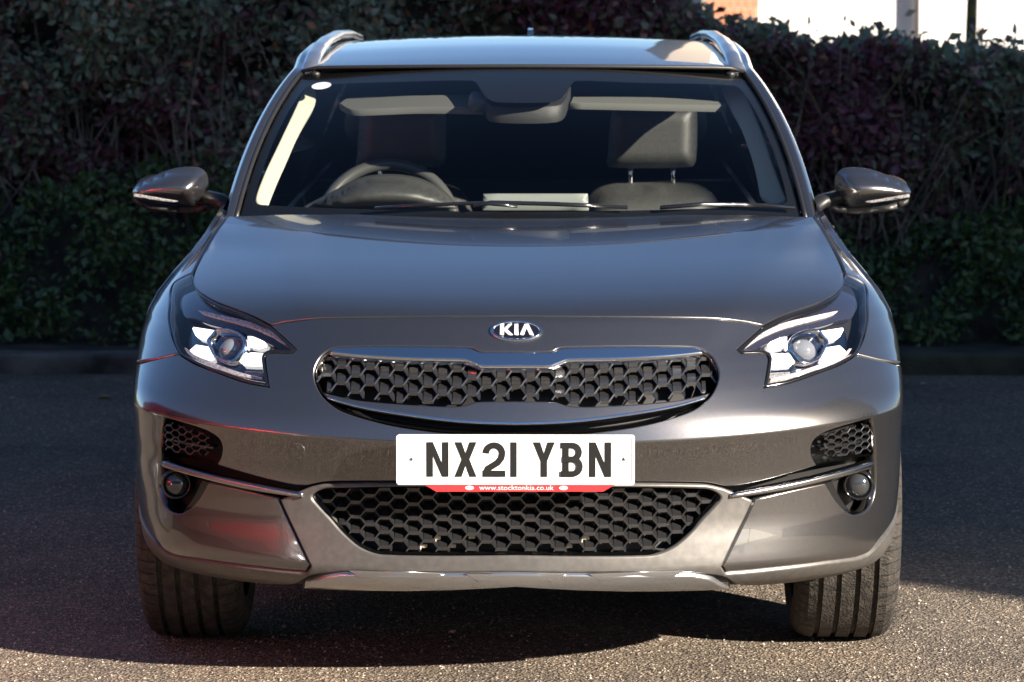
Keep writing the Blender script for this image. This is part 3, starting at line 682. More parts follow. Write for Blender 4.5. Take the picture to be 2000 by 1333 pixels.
# ------------------------------------------------------------------ body sides (mostly hidden from here)
def Gx(y, z):
    y = np.asarray(y, float); z = np.asarray(z, float)
    x = np.where(z < .72, .915-.05*((.72-z)/.5)**2, Wz(np.clip(z, .3, 1.045)))
    rear = np.clip((y-3.6)/.8, 0, 1); x = x - .16*rear**2
    return x + .022*np.clip((y-1.0)/.6, 0, 1)*np.clip((z-.88)/.15, 0, 1)
for sg in (-1, 1):
    SS = Surf(lambda a, v, sg=sg: np.stack([sg*(Gx(a, v)), np.asarray(a, float)+0*np.asarray(v), np.asarray(v, float)+0*np.asarray(a)], -1), .4, 4.5, .15, 1.1, inward=(-sg, 0, 0))
    arch = lambda cy, r: [(cy+r*math.cos(R(q)), .33+r*math.sin(R(q))) for q in range(178, 1, -8)]
    # wing behind the bumper and the wheel opening
    wy = [(.47,.40),(.52,.34)]+arch(.885, .372)[0:]+[(1.262,.26),(1.30,.24),(1.36,.6),(1.30,.90),(1.27,1.03)]
    zs = np.linspace(1.036, .42, 16); edge_ = [(float(Y0(vz(z))+Lz(z)), float(z)) for z in zs]
    panel('wing_side', SS, [(y, z) for y, z in arch(.885, .372)]+[(1.262,.25),(1.31,.24),(1.36,.55),(1.345,.9),(1.33,1.034)]+edge_, 'paint', car, res=.05, sa=1, bevel=.002)
    d1 = panel('front_door', SS, [(1.318,.245),(2.36,.245),(2.40,.6),(2.42,1.045),(1.340,1.040),(1.353,.9),(1.368,.55)], 'paint', car, res=.06, sa=1, bevel=.003)
    d2 = panel('rear_door', SS, [(2.368,.245),(3.02,.245),(3.16,.55),(3.34,.72),(3.40,1.045),(2.428,1.045),(2.408,.6)], 'paint', car, res=.06, sa=1, bevel=.003)
    q_ = [(3.028,.245)]+[(3.535+.37*math.cos(R(q)), .33+.37*math.sin(R(q))) for q in range(192, -13, -8)]+[(4.1,.26),(4.36,.45),(4.36,.9),(4.30,1.045),(3.408,1.045),(3.348,.72),(3.168,.55)]
    panel('rear_quarter', SS, q_, 'paint', car, res=.06, sa=1, bevel=.003)
    panel('sill', SS, [(1.26,.17),(3.16,.17),(3.16,.238),(1.26,.238)], 'black', car, res=.08, sa=1, off=.006)
    for y in (2.15, 3.15):
        mb = MB(); hx = sg*float(Gx(y, .91)); mb.box((hx-.008, y, .90), (hx+.008, y+.19, .925)); sub_ = mb.build('door_handle', 'paint', d1 if y < 2.4 else d2)
    # side glass and upper frame
    def sgl(y0, y1):
        def fn(u, t):
            y = lerp(y0[0], y1[0], u)*(1-t)+lerp(y0[1], y1[1], u)*t; xb = float(Gx(y, 1.03))-.012; xt = float(rw(np.clip(y, 1.9, 4.05)))+.055
            return (sg*lerp(xb, xt, t**.9), y, lerp(1.035, float(rzc(np.clip(y, 1.9, 4.0)))-.085, t))
        return fn
    grid(8, 8, sgl((1.50,2.08), (2.40,2.46)), 'side_window', 'glass', car); grid(8, 8, sgl((2.44,2.50), (3.32,3.22)), 'side_window', 'tint', car)
    grid(8, 8, sgl((3.34,3.26), (4.20,3.9)), 'rear_pillar', 'paint', car); grid(3, 8, sgl((2.40,2.46), (2.44,2.50)), 'centre_pillar', 'gloss_black', car)
    grid(6, 6, sgl((1.32,2.0), (1.50,2.08)), 'door_frame', 'gloss_black', car)
grid(21, 14, lambda u, t: ((-1+2*u)*lerp(.78,.55,max(0,(t-.55)/.45)), lerp(4.38, 4.05, max(0,(t-.5)/.5)**1.3)-.10*(-1+2*u)**2, lerp(.30, 1.36, t)), 'tailgate', 'paint', car)
mb = MB(); mb.box((-.66, .62, .20), (.66, 4.15, .22)); mb.build('underbody', 'black', car)
mb = MB(); mb.box((-.62, .52, .2), (-.58, 1.25, .75)); mb.box((.58, .52, .2), (.62, 1.25, .75)); mb.box((-.62,1.24,.2),(.62,1.27,.95)); mb.build('wheel_housing', 'black', car)

for sg in (-1, 1):
    mb = MB(); mb.box((sg*.655-.008, 1.34, .20), (sg*.655+.008, 4.12, .99)); mb.build('side_light_block', 'black', car)  # black panels added to stop sun streaking through the cabin
# ------------------------------------------------------------------ wheels
def wheel(cx, cy, sg):
    wl = empty('wheel', (cx, cy, .334), car); Rr = .334; hw = .125
    # tread profile across: five ribs and four grooves, rounded shoulders
    pr = [(-hw+.006, .235), (-hw-.004, .275), (-hw+.002, .305), (-hw+.014, .322), (-hw+.030, .3305)]
    gro = [-.068, -.024, .022, .066]
    for g in gro: pr += [(g-.0065, Rr), (g-.0055, Rr-.009), (g+.0055, Rr-.009), (g+.0065, Rr)]
    pr += [(hw-.030, .3305), (hw-.014, .322), (hw-.002, .305), (hw+.004, .275), (hw-.006, .235)]
    n = 120; V = []; F = []
    for k in range(n):
        a = 2*math.pi*k/n
        for x, r in pr: V.append((x, r*math.cos(a), r*math.sin(a)))
    m_ = len(pr)
    for k in range(n):
        for i in range(m_-1): F.append((k*m_+i, k*m_+i+1, ((k+1) % n)*m_+i+1, ((k+1) % n)*m_+i))
    ty = mesh_obj('tyre', V, F, 'rubber', wl, False)
    mb = MB()                                      # shoulder sipes as thin dark cuts standing just proud
    for k in range(64):
        a = 2*math.pi*k/64
        for s_ in (-1, 1):
            P = []
            for x, r in ((s_*(hw-.046), Rr-.0005), (s_*(hw-.028), .3305), (s_*(hw-.010), .3185), (s_*(hw+.0006), .300)):
                for da in (-.0045, .0045): P.append((x, (r+.0012)*math.cos(a+da+.02*abs(x)), (r+.0012)*math.sin(a+da+.02*abs(x))))
            mb.add(P, [(0,1,3,2),(2,3,5,4),(4,5,7,6)])
    mb.build('sipes', 'sipe', wl)['kind'] = 'stuff'
    V = []; F = []; n = 48
    prf = [(.09, .236), (.10, .225), (.075, .21), (.06, .07), (.07, .05), (.07, .001)]
    for k in range(n):
        a = 2*math.pi*k/n; V += [(sg*x, r*math.cos(a), r*math.sin(a)) for x, r in prf]
    for k in range(n): F += [(k*6+i, k*6+i+1, ((k+1) % n)*6+i+1, ((k+1) % n)*6+i) for i in range(5)]
    mesh_obj('rim', V, F, 'silver', wl)
    V = [(sg*.03, .236*math.cos(2*math.pi*k/40), .236*math.sin(2*math.pi*k/40)) for k in range(40)]; mesh_obj('brake_disc', V, [tuple(range(40))], 'black', wl, False)
for cx, cy in ((-.805, .885), (.805, .885), (-.80, 3.535), (.80, 3.535)): wheel(cx, cy, 1 if cx > 0 else -1)

# ------------------------------------------------------------------ door mirrors
def flat_surf(Y, inward=(0, 1, 0)): return Surf(lambda a, v: np.stack([np.asarray(a, float)+0*np.asarray(v), np.full(np.broadcast(a, v).shape, Y), np.asarray(v, float)+0*np.asarray(a)], -1), -1.6, 1.6, 0, 1.9, inward)
def puff(name, Y, pix, m, parent, h, d, n=6, res=.012, bevel=.002, depth=.004, mirror=False):
    """a rounded solid whose front outline is read from the photograph at depth Y, swelling forward by h over the edge distance d"""
    s = flat_surf(Y); pl = [np.array([at_y(p[0], p[1], Y)[0], at_y(p[0], p[1], Y)[2]]) for p in pix]
    pl = smooth_path([(*q, *p[2:]) for q, p in zip(pl, pix)], True, n)
    if mirror: pl = [np.array([-q[0], q[1]]) for q in pl][::-1]
    return panel(name, s, pl, m, parent, sa=1, res=res, inflate=(h, d), bevel=bevel, depth=depth)
MIR = [(1631,365),(1635,340),(1653,328),(1696,330),(1736,344),(1768,359),(1779,374),(1777,387,1),(1740,393),(1700,400),(1660,404),(1640,394)]
LOWM = [(1636,392),(1660,404,1),(1700,401),(1776,389,1),(1773,399),(1745,412),(1690,418),(1640,416),(1625,410),(1612,404),(1612,392)]
for sg in (1, -1):
    mi = empty('door_mirror', (sg*.93, 1.55, 1.09), car); mm = sg < 0
    sub(puff('mirror_cap', 1.56, MIR, 'paint', None, .115, .085, mirror=mm), mi)
    sub(puff('mirror_base', 1.57, LOWM, 'black', None, .07, .03, mirror=mm), mi)
    sub(puff('indicator_lens', 1.462, [(1690,394),(1720,389),(1776,379,1),(1777,386,1),(1740,392),(1700,397)], 'clear_ribbed', None, .012, .008, res=.006, mirror=mm), mi)
    mb = MB(); mb.tube([(sg*.76, 1.50, 1.020), (sg*.80, 1.53, 1.045), (sg*.86, 1.56, 1.055)], [.03, .028, .03], 10, True, .7); sub(mb.build('mirror_arm', 'black', None, True), mi)
    V = [(sg*(.955+.075*math.cos(q)), 1.573, 1.085+.030*math.sin(q)) for q in np.linspace(0, 2*math.pi, 24, endpoint=False)]; sub(mesh_obj('mirror_glass', V, [tuple(range(24))], 'chrome', None, False), mi)
# wipers
for pts, w_ in (([(733,415),(850,408),(940,405),(1010,411)], .007), ([(925,411),(960,404),(1080,407),(1225,413)], .008), ([(1290,414),(1370,407),(1450,408),(1550,414)], .008)):
    P = [WS.inv(px, py) for px, py in pts]; q = [Wf(np.array(a), np.array(v))+np.array([0, -.018, .012]) for a, v in P]
    mb = MB(); mb.tube(q, w_, 8, True, .7); mb.build('wiper', 'gloss_black', car, True)
grid(41, 5, lambda u, t: tuple(Wf(np.array((-1+2*u)*1.02), np.array(-.03-.10*t))+np.array([0, .01, -.006-.03*t])), 'cowl_panel', 'black', car)

# ------------------------------------------------------------------ cabin
def pz(px, py, Y): return at_y(px, py, Y)
WT = Surf(lambda a, v: Wf(a, v) + np.stack([0*np.asarray(a, float)*v, .035+.95*np.clip(1-np.abs(a), 0, .5)+0*v, -.01+0*np.asarray(a, float)*v], -1), -1.1, 1.1, -.1, 1.05)
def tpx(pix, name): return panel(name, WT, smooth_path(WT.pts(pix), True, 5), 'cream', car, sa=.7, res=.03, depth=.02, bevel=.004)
def wpx(pix, off, name, m, parent, depth=.02, rim=True): return panel(name, WS, wpath(pix), m, parent, off=-off, sa=.7, res=.03, depth=depth, rim=rim, bevel=.004)
def c6(pts): return [(420+p[0]/3.3333, 30+p[1]/3.3333, *p[2:]) for p in pts]
def c7(pts): return [(1000+p[0]/3.0303, 30+p[1]/3.0303, *p[2:]) for p in pts]
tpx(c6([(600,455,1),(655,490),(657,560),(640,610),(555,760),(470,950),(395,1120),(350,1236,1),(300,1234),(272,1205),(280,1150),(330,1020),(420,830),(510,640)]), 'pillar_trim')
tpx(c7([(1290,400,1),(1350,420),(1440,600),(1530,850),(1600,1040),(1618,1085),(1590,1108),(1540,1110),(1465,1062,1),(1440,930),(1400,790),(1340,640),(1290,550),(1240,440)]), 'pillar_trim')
wpx(c6([(780,440,1),(860,400),(1300,388),(1720,388),(1745,470,1),(1300,465),(870,480)]), .06, 'sun_visor', 'headliner', car)
wpx(c7([(365,360,1),(900,365),(1290,395),(1300,415,1),(1150,412),(800,405),(350,395,1)]), .06, 'sun_visor', 'headliner', car)
wpx([(936,135,1),(1118,135,1),(1112,160),(1090,186),(960,186),(945,165)], .030, 'sensor_housing', 'interior', car, depth=.05)
# rear-view mirror
rv = puff('rear_view_mirror', 1.78, [(916,190),(924,180),(1000,184),(1095,180),(1104,190),(1102,212),(1090,222),(1000,219),(925,220),(915,210)], 'mirror_back', car, .025, .02, depth=.03)
puff('mirror_glint', 1.752, [(1056,214,1),(1066,204,1),(1098,202),(1103,214),(1094,222,1),(1066,222,1)], 'headliner', rv, .004, .01, res=.006) if False else None
# header lining and rear of the cabin
grid(21, 12, lambda u, t: ((-1+2*u)*.60, lerp(1.99, 3.9, t)+.1*(-1+2*u)**2*(1-t), float(rzc(lerp(1.99, 3.9, t)))-.045-.03*(-1+2*u)**2), 'headliner', 'headliner_dark', car)
mb = MB(); mb.box((-.66, 3.25, .25), (.66, 3.35, .98)); mb.box((-.70, 1.30, .22), (.70, 3.3, .26)); mb.build('cabin_floor', 'interior', car)
for sx in (-.42, .42):                             # rear bench head rests, dim
    puff('rear_headrest', 3.2, [(proj([sx-.12, 3.2, 1.10])[0], proj([sx, 3.2, 1.10])[1]), (proj([sx-.11, 3.2, 1.24])[0], proj([sx, 3.2, 1.24])[1]), (proj([sx+.11, 3.2, 1.24])[0], proj([sx, 3.2, 1.24])[1]), (proj([sx+.12, 3.2, 1.10])[0], proj([sx, 3.2, 1.10])[1])], 'leather', car, .05, .05, res=.03)
# dashboard with the binnacle hood
def dash(u, t):
    x = (-1+2*u)*.70; y = lerp(1.22, 1.78, t) + .0*x; y += .20*(x/.7)**2*(1-t)
    return (x, y, lerp(.985, 1.000, t) - .25*max(0, t-.93)/.07*.4)
grid(41, 20, dash, 'dashboard', 'interior', car)
puff('binnacle_hood', 1.70, [(590,408,1),(640,382),(700,352),(760,345),(820,354),(868,380),(892,408,1)], 'leather', car, .12, .05, depth=.10)
puff('display_screen', 1.62, [(944,379,1),(1148,379,1),(1150,412,1),(942,412,1)], 'display', car, .006, .01, depth=.012)
# steering wheel
sc_ = np.array([-.372, 1.90, .945]); tl = R(24); ux = np.array([1, 0, 0]); uy = np.array([0, math.sin(tl), math.cos(tl)]); mb = MB()
mb.tube([tuple(sc_+.185*(ux*math.cos(q)+uy*math.sin(q))) for q in np.linspace(0, 2*math.pi, 60)], .0165, 14, False)
sw = empty('steering_wheel', tuple(sc_), car); sub(mb.build('wheel_rim', 'leather_lit', None, True), sw)
mb = MB(); mb.tube([tuple(sc_-ux*.17), tuple(sc_-ux*.05), tuple(sc_+ux*.05), tuple(sc_+ux*.17)], [.014, .05, .05, .014], 12, True, .5); sub(mb.build('wheel_spoke', 'interior', None, True), sw)
# front seats: photo-left is the driver's (in shade), photo-right the passenger's (in sun)
def seat(dx, lean, nm):
    se = empty(nm, (dx, 2.45, .5), car)
    cx = lambda x: x
    Yh = 2.46
    def pp(pts, Y): return [(*proj([dx+x, Y, z]), *r) for x, z, *r in pts]
    sub(puff('headrest', Yh, pp([(-.128,1.108),(-.126,1.075),(.112,1.075),(.128,1.10),(.130,1.225),(.118,1.258),(-.09,1.258),(-.118,1.225)], Yh), 'leather', None, .06, .045, depth=.06), se)
    sub(puff('seat_back', Yh+.02, pp([(-.24,.45),(-.235,.80),(-.20,.96),(-.165,1.005),(-.10,1.025),(.10,1.025),(.165,1.005),(.20,.96),(.235,.80),(.24,.45)], Yh+.02), 'leather', None, .10, .10, depth=.08, res=.025), se)
    for s_ in (-.062, .062):
        mb = MB(); mb.tube([(dx+s_, Yh+.03, 1.0), (dx+s_, Yh+.03, 1.10)], .0065, 8); sub(mb.build('headrest_post', 'chrome', None, True), se)
seat(at_y(1276, 300, 2.46)[0]-.003, 0, 'front_seat'); seat(at_y(783, 300, 2.46)[0], 0, 'front_seat')

# ------------------------------------------------------------------ ground
asph = bpy.data.materials.new('worn_tarmac'); asph.use_nodes = True
t = asph.node_tree; b = t.nodes['Principled BSDF']; b.inputs['Roughness'].default_value = .85
co = t.nodes.new('ShaderNodeTexCoord')
def nz(scale, detail=4, rough=.6):
    n = t.nodes.new('ShaderNodeTexNoise'); n.inputs['Scale'].default_value = scale; n.inputs['Detail'].default_value = detail; n.inputs['Roughness'].default_value = rough; t.links.new(co.outputs['Object'], n.inputs['Vector']); return n
def ramp(src, stops):
    r = t.nodes.new('ShaderNodeValToRGB'); el = r.color_ramp.elements
    while len(el) < len(stops): el.new(.5)
    for e_, (p_, c_) in zip(el, stops): e_.position = p_; e_.color = (*c_, 1)
    t.links.new(src, r.inputs['Fac']); return r
vor = t.nodes.new('ShaderNodeTexVoronoi'); vor.inputs['Scale'].default_value = 130; t.links.new(co.outputs['Object'], vor.inputs['Vector'])
agg = ramp(vor.outputs['Color'], [(.0, (.05, .043, .036)), (.5, (.15, .125, .10)), (.80, (.27, .225, .18)), (1.0, (.6, .54, .46))])
big = ramp(nz(1.3, 6).outputs['Fac'], [(.3, (.50, .49, .48)), (.5, (.95, .9, .84)), (.72, (1.3, 1.18, 1.03))])
mx = t.nodes.new('ShaderNodeMixRGB'); mx.blend_type = 'MULTIPLY'; mx.inputs[0].default_value = 1; t.links.new(agg.outputs[0], mx.inputs[1]); t.links.new(big.outputs[0], mx.inputs[2]); t.links.new(mx.outputs[0], b.inputs['Base Color'])
bp = t.nodes.new('ShaderNodeBump'); bp.inputs['Strength'].default_value = .9; bp.inputs['Distance'].default_value = .012
ad = t.nodes.new('ShaderNodeMath'); ad.operation = 'ADD'; n3 = nz(60, 5); t.links.new(vor.outputs['Distance'], ad.inputs[0]); t.links.new(n3.outputs['Fac'], ad.inputs[1]); t.links.new(ad.outputs[0], bp.inputs['Height']); t.links.new(bp.outputs['Normal'], b.inputs['Normal'])
M['tarmac'] = asph
V = [(-400,-400,0),(400,-400,0),(400,6.3,0),(-400,6.3,0)]
g = mesh_obj('tarmac', V, [(0,1,2,3)], 'tarmac', None, False); g['kind'] = 'structure'
M['soil'] = noise_col(mat('dark_soil', (.04, .032, .025), .95), (.018, .015, .012), (.06, .048, .036), 9, 8, 1, 40)
g2 = mesh_obj('soil_bed', [(-400,6.45,.07),(400,6.45,.07),(400,400,.07),(-400,400,.07)], [(0,1,2,3)], 'soil', None, False); g2['kind'] = 'structure'
# loose chippings: real little stones in the near, visible area
M['stone'] = noise_col(mat('chippings', (.2, .17, .14), .9), (.09, .075, .06), (.60, .52, .43), 37, 2, 0, None, .3, .75)
rng = np.random.default_rng(3); NS = 24000
xs = rng.uniform(-1.6, 1.9, NS); ys = -.9 + 4.6*rng.random(NS)**1.3; rs = .0016+.0030*rng.random(NS)**3 + (rng.random(NS) < .02)*.004*rng.random(NS)
base = np.array([(1,0,0),(-1,0,0),(0,1,0),(0,-1,0),(0,0,1),(0,0,-1)], float); tri = np.array([(0,2,4),(2,1,4),(1,3,4),(3,0,4),(2,0,5),(1,2,5),(3,1,5),(0,3,5)])
VV = base[None]*(rs[:, None, None]*rng.uniform(.6, 1.4, (NS, 6, 1)))*np.array([1, 1, .7]); an = rng.uniform(0, 6.28, NS); ca, sa2 = np.cos(an)[:, None], np.sin(an)[:, None]
VX = VV[:, :, 0]*ca-VV[:, :, 1]*sa2+xs[:, None]; VY = VV[:, :, 0]*sa2+VV[:, :, 1]*ca+ys[:, None]; VZ = VV[:, :, 2]+rs[:, None]*.35
VA = np.stack([VX, VY, VZ], -1).reshape(-1, 3); FA = (tri[None]+(np.arange(NS)*6)[:, None, None]).reshape(-1, 3)
me = bpy.data.meshes.new('chippings'); me.from_pydata(VA.tolist(), [], FA.tolist()); me.materials.append(M['stone']); o = bpy.data.objects.new('chippings', me); C.objects.link(o)
o['kind'] = 'stuff'; o['label'] = 'loose pale stone chippings scattered over the worn tarmac'; o['category'] = 'gravel'

# kerb stones along the planting
M['kerb'] = noise_col(mat('muddy_kerb_stone', (.2, .18, .16), .9), (.022, .018, .014), (.15, .13, .11), 5, 8, .8, 60)
M['kerb_moss'] = noise_col(mat('mossy_kerb_stone', (.05, .05, .03), .95), (.014, .014, .010), (.06, .058, .035), 7, 8, .8, 60)
kb = empty('kerb', (0, 6.3, 0), kind='structure')
x = -6.0
while x < 6.4:
    L = .9; mb = MB(); dz = random.uniform(-.012, .008); y0 = 6.26+random.uniform(-.012, .012)
    bm = bmesh.new(); bmesh.ops.create_cube(bm, size=1); bmesh.ops.scale(bm, vec=(L-.014, .16, .24), verts=bm.verts); bmesh.ops.bevel(bm, geom=bm.edges[:], offset=.022, segments=3, affect='EDGES', profile=.6)
    bmesh.ops.translate(bm, vec=(x+L/2, y0+.08, -.035+dz), verts=bm.verts); me = bpy.data.meshes.new('kerb_stone'); bm.to_mesh(me); bm.free(); me.materials.append(M['kerb'] if x < -.6 else M['kerb_moss']); o = bpy.data.objects.new('kerb_stone', me); C.objects.link(o); sub(o, kb); x += L

# ------------------------------------------------------------------ hedge
def leaf_mat(name, cols):
    m = bpy.data.materials.new(name); m.use_nodes = True; t = m.node_tree; b = t.nodes['Principled BSDF']; b.inputs['Roughness'].default_value = .34
    at = t.nodes.new('ShaderNodeAttribute'); at.attribute_name = 'tone'; r = t.nodes.new('ShaderNodeValToRGB'); r.color_ramp.interpolation = 'LINEAR'; el = r.color_ramp.elements
    while len(el) < len(cols): el.new(.5)
    for i, (e_, c_) in enumerate(zip(el, cols)): e_.position = i/(len(cols)-1); e_.color = (*c_, 1)
    t.links.new(at.outputs['Fac'], r.inputs['Fac']); t.links.new(r.outputs['Color'], b.inputs['Base Color'])
    tr = t.nodes.new('ShaderNodeBsdfTranslucent'); t.links.new(r.outputs['Color'], tr.inputs[0]); mx = t.nodes.new('ShaderNodeMixShader'); mx.inputs[0].default_value = .2
    o = t.nodes['Material Output']; t.links.new(b.outputs[0], mx.inputs[1]); t.links.new(tr.outputs[0], mx.inputs[2]); t.links.new(mx.outputs[0], o.inputs[0]); return m
M['leaf_purple'] = leaf_mat('purple_green_leaves', [(.17,.05,.075),(.15,.075,.07),(.15,.16,.09),(.20,.25,.15),(.30,.33,.23),(.42,.18,.09),(.50,.34,.34)])
M['leaf_green'] = leaf_mat('dark_green_leaves', [(.03,.055,.018),(.05,.09,.026),(.07,.125,.035),(.11,.15,.045),(.16,.16,.055)])
M['twig'] = noise_col(mat('twigs', (.14, .11, .085), .85), (.07, .055, .045), (.24, .19, .14), 6, 4)
M['lichen'] = noise_col(mat('lichened_twig', (.12, .1, .04), .9), (.05, .042, .03), (.17, .145, .05), 12, 4)
M['mossy'] = noise_col(mat('mossy_twig', (.14, .13, .03), .9), (.06, .05, .03), (.24, .21, .03), 12, 4)
def leaves(name, P, size, m, parent, tones, facing=(0, -1, .35)):
    """one small folded leaf (two triangles pairs) at each point; tone picks its colour"""
    n = len(P); d = rng.normal(size=(n, 3)); d /= np.linalg.norm(d, axis=1)[:, None]
    nn = rng.normal(size=(n, 3))*.9+np.array(facing)*1.0; nn -= (nn*d).sum(1)[:, None]*d; nn /= np.linalg.norm(nn, axis=1)[:, None]+1e-9; s_ = np.cross(d, nn)
    L = size*rng.uniform(.55, 1.35, n)[:, None]; Wd = L*rng.uniform(.22, .33, n)[:, None]
    V = np.stack([P, P+d*L*.45+s_*Wd+nn*L*.08, P+d*L, P+d*L*.45-s_*Wd+nn*L*.08], 1).reshape(-1, 3); k = (np.arange(n)*4)[:, None]
    F = np.stack([k+np.array([0, 1, 2]), k+np.array([0, 2, 3])], 1).reshape(-1, 3)
    me = bpy.data.meshes.new(name); me.from_pydata(V.tolist(), [], F.tolist()); me.materials.append(M[m])
    at = me.attributes.new('tone', 'FLOAT', 'POINT'); at.data.foreach_set('value', np.repeat(tones, 4).astype(np.float32))
    o = bpy.data.objects.new(name, me); C.objects.link(o); o['kind'] = 'stuff'
    if parent: sub(o, parent)
    return o
def hedge_top(x): return 1.60 - .22*np.clip((x-.30)/.5, 0, 1) - .115*np.clip((x-.8)/.4, 0, 1) - .03*np.clip((x-1.3)/.8, 0, 1) + .02*np.sin(x*5.3) + .02*np.sin(x*13+1)
def face_y(x, z): return 7.15 + .10*np.sin(x*2.3+z*1.7)+.07*np.sin(x*5.1-z*4.2+1)+.05*np.sin(x*11+z*9) + .25*np.clip((.5-z)/.5, 0, 1)
hedge = empty('hedge', (0, 7.3, .07), label='tall clipped hedge of small purple and green leaves behind the car', category='hedge')
N = 175000; hx = rng.uniform(-5.6, 5.2, N); top = hedge_top(hx); hz = .12+(top-.12)*rng.random(N)**.8
clump = np.sin(hx*7+hz*5)+np.sin(hx*13-hz*11+2)+np.sin(hx*3.1+hz*17+1)
keep = (clump+rng.normal(size=N)*1.0) > -1.1; hx, hz, clump = hx[keep], hz[keep], clump[keep]; n = len(hx)
hy = face_y(hx, hz)+rng.exponential(.10, n)-.05*clump*.5
tone = np.clip(.30+.16*np.sin(hx*1.7+hz*2.6)+.14*np.sin(hx*4.7-hz*3.1+2)+rng.normal(size=n)*.17, 0, .82); tone = np.where(rng.random(n) < .03, rng.uniform(.8, 1, n), tone)
leaves('foliage', np.stack([hx, hy, hz], 1), .046, 'leaf_purple', hedge, tone)
# top fringe of sprigs
N = 13500; tx = rng.uniform(-5.6, 5.2, N); tz_ = hedge_top(tx)+rng.exponential(.022, N)-.03
leaves('top_sprigs', np.stack([tx, 7.15+rng.random(N)*.9, tz_], 1), .055, 'leaf_purple', hedge, np.clip(.45+rng.normal(size=N)*.15, 0, .85), (0, -.4, 1))
mb = MB()
for i in range(1300):                               # stems and bare twigs
    x = rng.uniform(-5.5, 5.1); z0 = rng.uniform(.05, .5); z1 = min(float(hedge_top(x))+rng.uniform(-.5, .10), z0+rng.uniform(.4, 1.2)); y = float(face_y(x, .8))+rng.uniform(-.02, .25); dx = rng.normal()*.22
    mb.tube([(x, y+.05, z0), (x+dx*.4+rng.normal()*.03, y, (z0+z1)/2), (x+dx, y-.03, z1)], [.006, .0045, .002], 5, False)
sub(mb.build('stems', 'twig', None), hedge)['kind'] = 'stuff'
mb = MB()
for i in range(34):                                # yellow-lichened bare branches at the photo-right end
    x = rng.uniform(1.1, 2.4); z = rng.uniform(.15, .95); ln = rng.uniform(.25, .7); a_ = rng.uniform(.1, 2.6)
    mb.tube([(x, 7.0+rng.random()*.2, z), (x+ln*.5*math.cos(a_)+rng.normal()*.03, 6.98+rng.random()*.1, z+ln*.5*math.sin(a_)), (x+ln*math.cos(a_), 6.95+rng.random()*.15, z+ln*math.sin(a_))], [.0045, .0035, .0015], 5, False)
sub(mb.build('bare_branches', 'lichen', None), hedge)['kind'] = 'stuff'
# dark body inside the hedge so that no daylight leaks through
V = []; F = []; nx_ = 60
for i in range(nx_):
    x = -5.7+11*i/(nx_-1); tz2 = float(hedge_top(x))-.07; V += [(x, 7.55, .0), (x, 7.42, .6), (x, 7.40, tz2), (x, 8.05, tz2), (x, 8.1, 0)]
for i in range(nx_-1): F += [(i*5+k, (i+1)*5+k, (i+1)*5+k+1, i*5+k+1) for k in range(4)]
sub(mesh_obj('inner_dark_body', V, F, 'soil', None, False), hedge)
# low green shrub in front of the hedge foot
gc = empty('ground_cover_shrub', (-1.6, 6.8, .07), label='low dark green leafy shrub along the hedge foot behind the kerb', category='shrub')
N = 40000; gx_ = rng.uniform(-5.5, 5.1, N); lim = np.where(gx_ < 0, .66, .52)+.08*np.sin(gx_*3.3); gz_ = .08+lim*rng.random(N)**.9; gy_ = 6.62+.32*(gz_/lim)**1.5+rng.exponential(.06, N)+.04*np.sin(gx_*9+gz_*14)
cl = np.sin(gx_*9+gz_*8)+np.sin(gx_*17-gz_*13); kk = cl+rng.normal(size=N)*.9 > -.6
leaves('foliage', np.stack([gx_, gy_, gz_], 1)[kk], .042, 'leaf_green', gc, np.clip(.4+.12*cl[kk]+rng.normal(size=kk.sum())*.2, 0, 1))
V = [(-5.5,6.9,.05),(5.1,6.9,.05),(5.1,7.15,.6),(-5.5,7.15,.6)]; sub(mesh_obj('inner_dark_sheet', V, [(0,1,2,3)], 'soil', None, False), gc)  # one flat dark sheet behind the leaves
# fallen leaves and bits on the tarmac
M['dead_leaf'] = noise_col(mat('dead_leaf', (.3, .14, .05), .8), (.22, .09, .03), (.42, .24, .09), 30, 3); M['litter'] = mat('pale_flake', (.6, .6, .6), .8)
for k, (px, py, m, L, lab) in enumerate([(203,778,'dead_leaf',.05,'brown curled leaf on the shaded tarmac below the kerb'),(22,778,'litter',.018,'white flake on the tarmac at the far photo-left edge'),(1803,750,'litter',.022,'white flake beside the mossy kerb stones at photo-right'),(205,668,'dead_leaf',.045,'orange dead leaf on the soil above the photo-left kerb')]):
    p = at_z(px, py, .006 if py > 700 else .08); V = []
    for i in range(5):
        f = i/4; wd = L*.42*math.sin(math.pi*min(max(f, .04), .96)); V += [(p[0]+(f-.5)*L, p[1]-wd, p[2]+.35*wd+.1*L*f), (p[0]+(f-.5)*L, p[1], p[2]), (p[0]+(f-.5)*L, p[1]+wd, p[2]+.4*wd+.1*L*f)]
    o = mesh_obj('fallen_leaf' if m == 'dead_leaf' else 'paper_flake', V, [(i*3+j, i*3+j+1, i*3+j+4, i*3+j+3) for i in range(4) for j in range(2)], m); o['label'] = lab; o['category'] = 'leaf' if m == 'dead_leaf' else 'litter'

